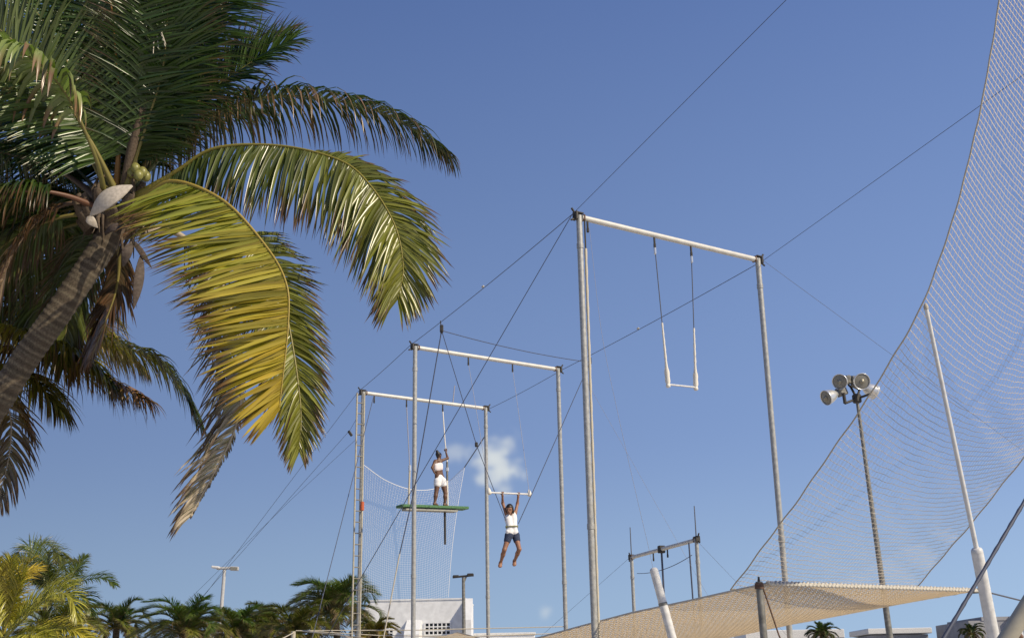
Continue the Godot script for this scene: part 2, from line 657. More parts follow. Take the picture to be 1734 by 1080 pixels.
func frame(label: String, left: Vector3, right: Vector3, hooks: Array, post_r := 0.060, beam_r := 0.058, group := "tall trapeze frames", called := "trapeze_frame") -> Node3D:
	var along := (right - left).normalized()
	var mid := (left + right) * 0.5
	var t := thing(called, label, "trapeze frame", Vector3(mid.x, 0, mid.z), group)
	var turn := Basis(along, Vector3.UP, along.cross(Vector3.UP))
	for p in [left, right]:
		part("post", taper(Vector3(p.x, 0, p.z), p + Vector3.UP * 0.03, post_r, post_r, 20), "steel", t)
		for y in [p.y - 0.62, p.y * 0.42]:
			part("collar", pipe([Vector3(p.x, y - 0.05, p.z), Vector3(p.x, y + 0.05, p.z)], post_r + 0.010, 20), "steel", t)
		var out := -along if p == left else along
		var st := st_new()
		box_into(st, p + out * (post_r + 0.03) + Vector3.UP * 0.01, turn, Vector3(0.06, 0.18, 0.14), 0.012)
		box_into(st, p + Vector3.UP * 0.075, turn, Vector3(0.15, 0.03, 0.15), 0.008)
		tube(st, [p + out * 0.09 + Vector3.UP * 0.05, p + out * 0.18 + Vector3.UP * 0.16], [0.022, 0.022], 8)
		tube(st, [p + out * 0.1 + Vector3.DOWN * 0.05, p + out * 0.2 + Vector3.DOWN * 0.1], [0.02, 0.02], 8)
		part("bracket", st.commit(), "dark_metal", t)
		st = st_new()
		box_into(st, p - out * (post_r + 0.04) + Vector3.UP * 0.0, turn, Vector3(0.05, beam_r * 2.2, beam_r * 2.2), 0.012)
		part("flange", st.commit(), "rust", t)
	part("beam", taper(left + along * (post_r + 0.005), right - along * (post_r + 0.005), beam_r, beam_r, 20), "beam_steel", t)
	for h in hooks:
		var st := st_new()
		hook_into(st, h + Vector3.DOWN * (beam_r - 0.02))
		part("hook", st.commit(), "dark_metal", t)
	return t


func beam_at(left: Vector3, right: Vector3, f: float) -> Vector3:
	return left.lerp(right, f)


func make_frames() -> void:
	frame("nearest and largest looking grey trapeze frame, holding the empty padded swing", L1, R1, [beam_at(L1, R1, 0.03 + 0.012), beam_at(L1, R1, 0.395), beam_at(L1, R1, 0.60)])
	frame("middle grey trapeze frame that the hanging person swings from", L2, R2, [beam_at(L2, R2, 0.355), beam_at(L2, R2, 0.665)])
	frame("farthest grey trapeze frame with the ladder and the green board", L3, R3, [beam_at(L3, R3, 0.085), beam_at(L3, R3, 0.34), beam_at(L3, R3, 0.635)])
	# the small practice frame behind the net
	var a: Vector3 = Vector3(3.638, 5.550, -38.000)
	var b: Vector3 = Vector3(5.067, 5.549, -33.600)
	b.y = a.y
	var t := frame("low grey practice frame standing behind the tan net, between net and tall frame", a, b, [a.lerp(b, 0.36), a.lerp(b, 0.58)], 0.055, 0.058, "", "practice_frame")
	var along := (b - a).normalized()
	for p in [a, b]:
		part("rod", taper(p + Vector3.UP * 0.09, p + Vector3.UP * 0.95, 0.018, 0.014, 8), "grey_cable", t)
	var st := st_new()
	box_into(st, a.lerp(b, 0.49), Basis(along, Vector3.UP, along.cross(Vector3.UP)), Vector3(0.16, 0.22, 0.2), 0.02)
	part("clamp", st.commit(), "dark_metal", t)
	single("hanging_rope", pipe(catmull([a.lerp(b, 0.49) + Vector3(0, -0.1, 0), a.lerp(b, 0.49) + Vector3(0.0, -1.5, 0.0), a.lerp(b, 0.47) + Vector3(0, -3.0, 0), a.lerp(b, 0.47) + Vector3(0, -5.0, 0)], 12), 0.03, 8), "cable", "thick dark rope hanging from the middle of the low practice frame", "rope")
	single("hanging_rope", pipe([b + Vector3(-0.22, -0.08, 0.02), b + Vector3(-0.2, -2.5, 0.03), b + Vector3(-0.13, -5.2, 0.03)], 0.022, 8), "cable", "dark rope hanging beside the right post of the low practice frame", "rope")
	single("slack_rope", pipe(sagged(a + Vector3(0.15, -0.5, 0), b + Vector3(-0.15, -0.42, 0), 0.14), 0.010, 6), "cable", "slack dark rope tied across the low practice frame from post to post", "rope")


# ---------------------------------------------------------------- nets

func rim_height(t: float) -> float:
	var ts := [-19.0, -17.5, -14.0, -8.0, -2.78, -0.63, 1.2, 2.99, 4.35, 5.2]
	var hs := [3.5, 3.3, 2.75, 2.45, 2.586, 2.721, 2.828, 2.888, 2.945, 2.976]
	for i in range(1, ts.size()):
		if t <= ts[i]:
			return lerpf(hs[i - 1], hs[i], clampf((t - ts[i - 1]) / (ts[i] - ts[i - 1]), 0.0, 1.0))
	return hs[-1]


func net_point(t: float, v: float) -> Vector3:
	var p := L1 + AXIS * t + (R1 - L1) * (0.03 + 0.96 * v)
	var sag := 0.3 * (1.0 - exp(-(5.2 - t) / 2.0)) * 4.0 * v * (1.0 - v)
	return Vector3(p.x, rim_height(t) + 0.035 * v - sag, p.z)


func apron_edge(h: float) -> float:
	var hs := [2.96, 3.85, 4.91, 5.91, 7.03, 8.06, 9.1, 11.3]
	var ts := [4.43, 5.98, 7.65, 9.05, 9.86, 10.42, 10.87, 11.6]
	for i in range(1, ts.size()):
		if h <= hs[i]:
			return lerpf(ts[i - 1], ts[i], clampf((h - hs[i - 1]) / (hs[i] - hs[i - 1]), 0.0, 1.0))
	return ts[-1]


func make_nets() -> void:
	# the level catch net, seen from underneath
	var corner := net_point(5.2, 0.0)
	var net := thing("catch_net", "tan knotted catch net stretched under the trapeze frames, seen from below", "net", Vector3(corner.x, 0, corner.z))
	var grid := []
	var rows := 560
	var cols := 112
	for i in rows:
		var t := 5.2 - 24.2 * i / (rows - 1)
		var row := []
		for j in cols:
			var p := net_point(t, float(j) / (cols - 1))
			row.append(p + Vector3.UP * 0.006 * sin(j * 1.9 + i * 0.7))
		grid.append(row)
	part("netting", netting(grid, 0.0068), "safety_cord", net).set_meta("kind", "stuff")
	for side in [0.0, 1.0]:
		var edge := []
		for i in 90:
			edge.append(net_point(5.2 - 24.2 * i / 89.0, side) + Vector3.UP * 0.012)
		part("edge_rope", pipe(edge, 0.016, 8), "safety_edge", net)
	var st := st_new()
	var front := []
	for i in 220:
		var p := net_point(5.2, i / 219.0)
		front.append(p + AXIS * 0.02 + Vector3.UP * (0.012 + 0.016 * sin(i * 1.7)))
	var radii := []
	for i in 220:
		radii.append(0.026 + 0.010 * sin(i * 1.7 + 1.0))
	tube(st, front, radii, 7)
	part("edge_rope", st.commit(), "safety_edge", net)

	# the apron that climbs from the front of the catch net towards the camera
	var apron := thing("apron_net", "see-through beige apron net sweeping up steeply at the right edge", "net", Vector3(corner.x + 2.0, 0, corner.z))
	# even steps along the left edge's curve
	var prof := []
	var edge_h := [2.96, 3.85, 4.91, 5.91, 7.03, 8.06, 9.1, 10.2, 11.3]
	for i in edge_h.size() - 1:
		for k in 17:
			var h: float = lerpf(edge_h[i], edge_h[i + 1], k / 17.0)
			prof.append(Vector3(apron_edge(h), h, 0))
	prof.append(Vector3(apron_edge(11.3), 11.3, 0))
	# smooth the polyline
	for pass_no in 60:
		var next := prof.duplicate()
		for i in range(1, prof.size() - 1):
			next[i] = (prof[i - 1] + prof[i] * 2.0 + prof[i + 1]) / 4.0
		prof = next
	var lattice := []
	var across := 58
	for i in prof.size():
		var row := []
		var climb := float(i) / (prof.size() - 1)
		for j in across + 1:
			var v := float(j) / across
			var t: float = prof[i].x - v * lerpf(0.72, 1.5, climb)
			var p := L1 + AXIS * t + (R1 - L1) * (0.005 + 0.97 * v)
			var bow := (4.0 * v * (1.0 - v)) * 0.42 * sin(PI * clampf(climb * 1.15 + 0.02, 0.0, 1.0))
			var wob := 0.008 * sin(i * 0.9 + j * 0.35) + 0.006 * sin(j * 1.3 - i * 0.4)
			row.append(Vector3(p.x, prof[i].y + 0.10 * v * (1.0 - climb) - bow + wob, p.z) - AXIS * bow * 0.5)
		lattice.append(row)
	part("netting", netting(lattice, 0.0044, 0.0022), "net_cord", apron).set_meta("kind", "stuff")
	for j in [0, across]:
		var edge := []
		for i in prof.size():
			edge.append(lattice[i][j])
		part("edge_rope", pipe(edge, 0.010, 8), "net_edge", apron)
	part("edge_rope", pipe(lattice[0], 0.012, 8), "net_edge", apron)
	part("edge_rope", pipe(lattice[-1], 0.018, 8), "net_edge", apron)

	# the white backing net behind the board at the far frame
	var q: Array = [Vector3(-5.205, 9.055, -40.000), Vector3(-4.445, 8.591, -40.700), Vector3(-3.529, 8.395, -41.500), Vector3(-2.635, 8.640, -42.200), Vector3(-1.852, 9.418, -42.800)]
	var foot: Array = [Vector3(-5.284, 4.580, -39.200), Vector3(-4.412, 4.432, -40.000), Vector3(-3.603, 4.394, -40.800), Vector3(-2.950, 4.501, -41.400), Vector3(-2.378, 4.731, -42.000)]
	var top := catmull(q, 41)
	var bottom := catmull(foot, 41)
	var back := thing("backing_net", "white backing net hung behind the green board at the farthest frame", "net", Vector3(foot[2].x, 0, foot[2].z))
	var mesh_grid := []
	for i in 52:
		var s := i / 51.0
		var row := []
		for j in 41:
			var p: Vector3 = top[j].lerp(bottom[j], s)
			var v := j / 40.0
			p += Vector3(-0.35, -0.25, 0.5) * sin(PI * s) * sin(PI * v) * 0.6
			p.x += 0.35 * sin(PI * s * 0.9) * (v - 0.5) * -0.6
			row.append(p)
		mesh_grid.append(row)
	part("netting", netting(mesh_grid, 0.0028), "far_cord", back).set_meta("kind", "stuff")
	part("edge_rope", pipe(top, 0.012, 6), "far_cord", back)
	for j in [0, 40]:
		var edge := []
		for i in 52:
			edge.append(mesh_grid[i][j])
		part("edge_rope", pipe(edge, 0.009, 6), "far_cord", back)

# ---------------------------------------------------------------- cables

func cable(label: String, pts: Array, r := 0.0075, material := "cable", called := "guy_cable", group := "", category := "cable") -> MeshInstance3D:
	return single(called, pipe(pts, r, 6), material, label, category, group)


func beads(owner: Node3D, spots: Array, along: Vector3) -> void:
	for p in spots:
		var st := st_new()
		box_into(st, p, Basis.looking_at(along, Vector3.UP), Vector3(0.045, 0.045, 0.09), 0.012)
		part("insulator", st.commit(), "tan_rope", owner)


func make_cables() -> void:
	var near_left: Vector3 = Vector3(1.231, 10.620, -21.821)
	var near_right: Vector3 = Vector3(5.611, 10.620, -24.701)
	var mid_left: Vector3 = Vector3(-2.820, 10.620, -30.950)
	var mid_right: Vector3 = Vector3(1.458, 10.620, -33.762)
	var far_left: Vector3 = Vector3(-4.876, 10.620, -35.957)
	var far_right: Vector3 = Vector3(-0.809, 10.620, -38.630)
	var c := cable("dark cable joining the left tops of nearest and middle frames", sagged(near_left, mid_left, 0.05))
	beads(c, [Vector3(-0.676, 10.620, -26.118)], (mid_left - near_left).normalized())
	c = cable("dark cable joining the right tops of nearest and middle frames", sagged(near_right, mid_right, 0.04))
	beads(c, [Vector3(3.305, 10.620, -29.734)], (mid_right - near_right).normalized())
	cable("cable joining the left tops of middle and farthest frames", sagged(mid_left, far_left, 0.03))
	cable("cable joining the right tops of middle and farthest frames", sagged(mid_right, far_right, 0.03), 0.007)
	# over the camera to the two tall end posts, whose tops carry the apron
	var end_left: Vector3 = Vector3(6.528, 11.973, -9.980)
	var end_right: Vector3 = Vector3(10.466, 11.510, -13.040)
	cable("long dark cable rising from nearest frame's left top to the upper edge", [near_left, Vector3(4.175, 11.356, -15.427), end_left], 0.005)
	cable("long dark cable from nearest frame's right top up behind the apron net", [near_right, Vector3(8.549, 11.169, -17.477), end_right], 0.005)
	for e in [[end_left, "tall steel end post standing left of the pair beyond the apron net"], [end_right, "tall steel end post standing right of the pair beyond the apron net"]]:
		var t := thing("end_post", e[1], "post", Vector3(e[0].x, 0, e[0].z), "end posts of the apron net")
		part("post", taper(Vector3(e[0].x, 0, e[0].z), e[0] + Vector3.UP * 0.1, 0.09, 0.09, 16), "steel", t)
	# guys to the sand
	cable("dark guy cable slanting left down from the nearest frame's left top past the standing person", [near_left, Vector3(-5.566, 0.209, -26.000)], 0.0075)
	cable("dark guy cable from the farthest frame's beam down left past the ladder", [Vector3(-4.433, 10.500, -36.248), Vector3(-5.877, 0.215, -31.000)], 0.012)
	cable("faint guy cable from the farthest frame's left top towards the left light pole", [far_left, Vector3(-15.597, 0.220, -46.000)], 0.006, "grey_cable")
	var hitch: Vector3 = Vector3(-4.908, 9.883, -36.200)
	cable("faint guy cable with a swivel, left of the ladder, second of its bunch", [hitch, Vector3(-5.195, 9.541, -36.600), Vector3(-15.127, 1.620, -46.000)], 0.006, "grey_cable")
	cable("faint guy cable lowest of the bunch running to the left light pole", [Vector3(-4.970, 9.231, -36.500), Vector3(-7.646, 7.889, -40.000), Vector3(-15.400, 2.255, -46.000)], 0.005, "grey_cable")
	single("swivel", block(Vector3(-5.193, 9.427, -36.600), Basis(Vector3(0, 0, 1), 0.6), Vector3(0.09, 0.2, 0.07), 0.02), "dark_metal", "small dark swivel on the guy cable left of the ladder", "swivel")
	cable("faint cable falling right from the nearest frame's right top behind the apron", [near_right, Vector3(24.256, -0.109, -34.000)], 0.004, "grey_cable")
	cable("faint cable falling left from the low practice frame's left post", [Vector3(3.542, 5.515, -38.000), Vector3(-3.146, 0.205, -44.000)], 0.004, "grey_cable")
	cable("faint cable falling from the low practice frame's right post", [Vector3(5.129, 5.466, -33.600), Vector3(8.221, 3.818, -40.000), Vector3(13.019, 0.012, -46.000)], 0.004, "grey_cable")

	# the flyer's safety lines over two pulleys
	var pulley_left: Vector3 = Vector3(-1.803, 10.340, -28.659)
	var pulley_right: Vector3 = Vector3(2.171, 10.400, -32.208)
	for e in [[pulley_left, Vector3(-1.838, 10.620, -28.738), "small dark pulley under the cable near the middle frame's left top"], [pulley_right, Vector3(2.171, 10.620, -32.208), "small dark pulley under the right hand cable, behind the nearest frame's post"]]:
		var t := thing("pulley", e[2], "pulley", e[0], "safety line pulleys")
		part("strap", pipe([e[1], e[0]], 0.016, 6), "dark_metal", t)
		part("wheel", taper(e[0] + Vector3(-0.03, 0, 0), e[0] + Vector3(0.03, 0, 0), 0.075, 0.075, 16), "dark_metal", t)
		part("cheek", block(e[0] + Vector3(0, 0.05, 0.0), Basis.IDENTITY, Vector3(0.09, 0.2, 0.06), 0.015), "dark_metal", t)
	cable("dark safety line running level between the two pulleys", sagged(pulley_left, pulley_right, 0.08), 0.010, "cable", "safety_line", "", "rope")
	cable("dark safety line from the left pulley down to the hanging person's belt", [pulley_left, Vector3(-1.010, 7.779, -30.600), Vector3(-0.240, 5.742, -30.950)], 0.010, "cable", "safety_line", "", "rope")
	single("rope_adjuster", block(Vector3(-1.010, 7.779, -30.600), Basis.IDENTITY, Vector3(0.08, 0.13, 0.08), 0.02), "dark_metal", "small dark rope grip halfway down the left safety line", "rope grip")
	cable("dark safety line from the right pulley down to the hanging person's belt", [pulley_right, Vector3(0.393, 6.462, -31.100), Vector3(0.052, 5.750, -31.050)], 0.010, "cable", "safety_line", "", "rope")
	cable("dark pulling rope from the left pulley down in front of the board", [pulley_left, Vector3(-2.518, 6.322, -29.100), Vector3(-2.848, 4.810, -29.050)], 0.015, "cable", "pulling_rope", "", "rope")
	cable("pale lower end of the pulling rope in front of the white house", [Vector3(-2.848, 4.810, -29.050), Vector3(-3.670, 0.336, -29.000)], 0.017, "tan_rope", "pulling_rope", "", "rope")
	# cords
	cable("faint pinkish cord hanging from the nearest frame between its posts", catmull([Vector3(1.581, 10.400, -22.052), Vector3(1.754, 8.324, -22.300), Vector3(2.041, 6.742, -22.700), Vector3(2.400, 5.071, -23.200), Vector3(2.690, 3.870, -23.800), Vector3(2.872, 2.763, -24.400)], 40), 0.0035, "pale_cable", "thin_line", "", "cord")
	cable("faint grey cord slanting right down from the nearest frame's left post", [Vector3(1.373, 7.265, -21.915), Vector3(5.726, 0.618, -27.000)], 0.0025, "pale_cable", "thin_line", "", "cord")
	cable("short grey rod standing above the farthest frame's beam", [Vector3(-1.954, 11.243, -37.880), Vector3(-2.015, 10.623, -37.880)], 0.018, "pale_cable", "short_rod", "", "rod")
	cable("dark tie rope with a turnbuckle at the backing net's right corner", [Vector3(-1.852, 9.418, -42.800), Vector3(-0.951, 9.714, -38.536)], 0.02, "cable", "tie_rope", "", "rope")

	cable("short pale tie rope at the backing net's left corner, by the ladder", [Vector3(-5.205, 9.055, -40.000), Vector3(-4.733, 8.504, -36.050)], 0.014, "pale_cable", "tie_rope", "", "rope")

	# tan ropes low across the foot of the frames
	cable("tan rope stretched level across the frames' feet, topmost of the low ropes", [Vector3(-6.029, 3.248, -33.000), Vector3(-2.864, 3.224, -33.400), Vector3(1.306, 3.254, -33.670)], 0.014, "tan_rope", "low_rope", "low tan ropes at the frames' feet", "rope")
	cable("tan rope falling gently right from the wooden stake, middle of the low ropes", [Vector3(-5.933, 3.246, -33.000), Vector3(-3.787, 3.083, -33.000), Vector3(-1.409, 3.025, -33.400), Vector3(1.301, 3.081, -33.670)], 0.013, "tan_rope", "low_rope", "low tan ropes at the frames' feet", "rope")
	cable("tan rope dropping steepest from the wooden stake, lowest of the low ropes", [Vector3(-5.837, 3.229, -33.000), Vector3(-4.291, 3.019, -32.000), Vector3(-2.805, 2.733, -31.000)], 0.013, "tan_rope", "low_rope", "low tan ropes at the frames' feet", "rope")
	cable("tan rope running down left from the wooden stake", [Vector3(-6.075, 3.202, -33.000), Vector3(-6.222, 2.854, -31.000)], 0.014, "tan_rope", "low_rope", "low tan ropes at the frames' feet", "rope")
	single("rope_stake", taper(Vector3(-6.093, 0.000, -33.000), Vector3(-6.093, 3.234, -33.000), 0.07, 0.06, 10), "tan_pole", "short tan stake holding the low ropes at the palms' foot", "stake")
	# the thick cable near the camera at lower right
	var st := st_new()
	var pts := []
	var radii := []
	for i in 160:
		pts.append((Vector3(6.528, 6.030, -9.980) as Vector3).lerp(Vector3(1.548, 0.227, -8.000), i / 159.0))
		radii.append(0.0145 + 0.0018 * sin(i * 2.3))
	tube(st, pts, radii, 8)
	single("thick_cable", st.commit(), "cable", "thick grey twisted cable slanting across the lower right corner", "cable")


# ---------------------------------------------------------------- swings, board, ladder

func make_rig_gear() -> void:
	# the padded catch swing under the nearest frame
	var h0 := beam_at(L1, R1, 0.395) + Vector3.DOWN * 0.3
	var h1 := beam_at(L1, R1, 0.60) + Vector3.DOWN * 0.3
	var b0: Vector3 = Vector3(3.168, 7.521, -23.500)
	var b1: Vector3 = Vector3(3.804, 7.560, -23.950)
	var t := thing("catch_swing", "empty white padded trapeze swing hanging under the nearest frame", "trapeze swing", (b0 + b1) * 0.5)
	for e in [[h0, b0], [h1, b1]]:
		var joint: Vector3 = e[0].lerp(e[1], 0.55)
		part("cable", pipe([e[0] + Vector3.UP * 0.05, joint], 0.011, 6), "grey_cable", t)
		var st := st_new()
		box_into(st, e[0] + Vector3.DOWN * 0.05, Basis.IDENTITY, Vector3(0.05, 0.16, 0.05), 0.015)
		part("shackle", st.commit(), "aluminium", t)
		var pts := []
		var radii := []
		for i in 24:
			var s := i / 23.0
			pts.append(joint.lerp(e[1], s))
			radii.append(lerpf(0.019, 0.026, smoothstep(0.0, 0.6, s)) + 0.026 * smoothstep(0.68, 0.80, s) * (1.0 - 0.6 * smoothstep(0.96, 1.0, s)) + 0.003 * sin(i * 2.1))
		st = st_new()
		tube(st, pts, radii, 12)
		part("pad", st.commit(), "pad", t)
		part("knob", lathe(e[1] + Vector3.DOWN * 0.03, Vector3.UP, [[0.0, -0.045], [0.04, -0.03], [0.05, 0.0], [0.04, 0.035], [0.0, 0.045]], 12), "pad", t)
	part("bar", pipe([b0, b1], 0.019, 12), "white_paint", t)

	# the wrapped rope beside the nearest frame's left post
	var r0: Vector3 = Vector3(1.485, 10.500, -21.989)
	var st := st_new()
	var pts := []
	var radii := []
	for i in 120:
		var s := i / 119.0
		pts.append(Vector3(r0.x, lerpf(r0.y - 0.55, 0.4, s), r0.z) - Vector3(0.836, 0.000, -0.549) * 0.05 * s)
		radii.append(0.028 + 0.003 * sin(i * 1.3) - 0.006 * s)
	tube(st, pts, radii, 8)
	var rope := thing("climbing_rope", "pale wrapped rope hanging close beside the nearest frame's left post", "rope", Vector3(r0.x, 0, r0.z))
	part("wrapping", st.commit(), "tan_rope", rope)
	part("shackle", pipe([r0 + Vector3.UP * 0.06, r0 + Vector3.DOWN * 0.56], 0.018, 6), "dark_metal", rope)

	# the fly bar
	var f0 := beam_at(L2, R2, 0.355) + Vector3.DOWN * 0.28
	var f1 := beam_at(L2, R2, 0.665) + Vector3.DOWN * 0.28
	var e0: Vector3 = BAR0
	var e1: Vector3 = BAR1
	t = thing("fly_bar", "white trapeze bar on thin pale cables gripped by the hanging person", "trapeze bar", (e0 + e1) * 0.5)
	part("bar", pipe([e0, e1], 0.024, 12), "white_paint", t)
	for e in [[f0, e0], [f1, e1]]:
		part("cable", pipe(sagged(e[0] + Vector3.UP * 0.05, e[1], -0.06, 10), 0.0065, 6), "pale_cable", t)
		part("pad", lathe(e[1], (e[0] - e[1]).normalized(), [[0.0, -0.06], [0.05, -0.045], [0.06, 0.0], [0.04, 0.09], [0.018, 0.14], [0.0, 0.14]], 12), "pad", t)

	# the green board of the farthest frame
	var k0: Vector3 = Vector3(-3.686, 7.105, -36.700)
	var k1: Vector3 = Vector3(-1.673, 7.191, -38.050)
	var along := (k1 - k0).normalized()
	var turn := Basis(along, along.cross(Vector3(0.397, 0.000, 0.918) * -1.0).normalized() * -1.0, along.cross(Vector3.UP).normalized())
	turn = Basis(along, Vector3.UP, along.cross(Vector3.UP)).orthonormalized()
	t = thing("green_board", "long green pedestal board that the standing person is on", "platform", (k0 + k1) * 0.5, "")
	var mid := (k0 + k1) * 0.5
	var long := k0.distance_to(k1)
	part("plank", block(mid, turn, Vector3(long, 0.085, 0.2), 0.012), "green_board", t)
	part("plank", block(mid + turn.z * 0.215, turn, Vector3(long, 0.085, 0.2), 0.012), "green_board", t)
	part("underside", block(mid + turn.z * 0.1 + Vector3.DOWN * 0.095 - along * 0.1, turn, Vector3(long - 0.55, 0.07, 0.3), 0.01), "board_under", t)
	part("strut", taper(Vector3(-2.264, 7.099, -37.600), Vector3(-2.256, 6.022, -37.600), 0.038, 0.034, 8), "dark_metal", t)
	# ropes that carry it
	var u0 := beam_at(L3, R3, 0.34) + Vector3.DOWN * 0.26
	var u1 := beam_at(L3, R3, 0.635) + Vector3.DOWN * 0.26
	var s0: Vector3 = Vector3(-3.328, 8.336, -36.900)
	var n0: Vector3 = Vector3(-3.360, 7.154, -36.950)
	t = thing("board_rope", "thin pale rope with a shiny shackle carrying the green board's left part", "rope", n0, "ropes that carry the green board")
	part("rope", pipe([u0 + Vector3.UP * 0.05, s0], 0.016, 6), "pale_cable", t)
	part("shackle", block(s0, Basis.IDENTITY, Vector3(0.09, 0.22, 0.07), 0.03), "aluminium", t)
	part("rope", pipe([s0, n0], 0.03, 8), "tan_rope", t)
	var s1: Vector3 = Vector3(-2.190, 8.354, -37.650)
	var n1: Vector3 = Vector3(-2.176, 7.224, -37.700)
	t = thing("board_rope", "pinkish rope with a grey sleeve beside the standing person, carrying the board", "rope", n1, "ropes that carry the green board")
	part("rope", pipe([u1 + Vector3.UP * 0.05, (u1 + s1) * 0.5, s1 + Vector3.UP * 0.3], 0.018, 8), "pad", t)
	part("sleeve", pipe([s1 + Vector3.UP * 0.3, s1 + Vector3.DOWN * 0.3], 0.035, 8), "galvanised", t)
	part("shackle", block(s1 + Vector3.UP * 0.06, Basis.IDENTITY, Vector3(0.11, 0.16, 0.08), 0.03), "aluminium", t)
	part("rope", pipe([s1 + Vector3.DOWN * 0.3, n1], 0.028, 8), "pad", t)

	# the ladder on the farthest frame's left post: two rails and many rungs
	var base := L3 - Vector3(0.836, 0.000, -0.549) * 0.02 + Vector3(0.397, 0.000, 0.918) * 0.16
	var sidew: Vector3 = Vector3(0.836, 0.000, -0.549) * 0.125
	t = thing("ladder", "narrow ladder of pale rails lashed to the farthest frame's left post", "ladder", Vector3(base.x, 0, base.z))
	for s in [-1.0, 1.0]:
		var foot: Vector3 = Vector3(base.x, 0.05, base.z) + sidew * s - sidew * 0.9
		part("rail", pipe([foot, foot + Vector3.UP * (L3.y - 0.12)], 0.028, 10), "tan_pole", t)
	for i in 30:
		var y := 0.5 + i * 0.335
		var m := Vector3(base.x, y, base.z) - sidew * 0.9
		part("rung", pipe([m - sidew, m + sidew], 0.018, 6), "galvanised", t)
	var oy: float = (Vector3(-4.765, 7.022, -36.124) as Vector3).y
	part("tape", pipe([Vector3(base.x, oy - 0.13, base.z) + sidew * 0.1, Vector3(base.x, oy + 0.13, base.z) + sidew * 0.1], 0.06, 10), "orange_tape", t)


# ---------------------------------------------------------------- lamps

func flood_lamp(tower: Node3D, mouth: Vector3, facing: Vector3, r: float) -> void:
	var back := -facing
	var dome := part("lamp", lathe(mouth, back, [[r * 0.94, 0.015], [r, 0.0], [r * 1.03, 0.0], [r * 1.03, 0.035], [r * 0.98, 0.06], [r * 0.90, 0.17], [r * 0.70, 0.30], [r * 0.42, 0.40], [r * 0.32, 0.43], [r * 0.30, 0.50], [0.0, 0.50]], 32), "aluminium", tower)
	part("reflector", lathe(mouth, back, [[r * 0.965, 0.02], [r * 0.88, 0.16], [r * 0.66, 0.28], [r * 0.3, 0.37], [0.0, 0.38]], 32), "lamp_inside", dome)
	part("lens", lathe(mouth + back * 0.03, facing, [[r * 0.955, 0.0], [r * 0.5, 0.02], [0.0, 0.03]], 32), "lamp_glass", dome)
	part("bulb", lathe(mouth + back * 0.01, facing, [[r * 0.32, 0.02], [r * 0.30, 0.035], [r * 0.2, 0.03], [r * 0.15, 0.05], [0.0, 0.055]], 20), "lamp_inside", dome)
	part("ballast", block(mouth + back * 0.62, Basis.looking_at(facing, Vector3.UP), Vector3(0.24, 0.26, 0.28), 0.03), "galvanised", dome)


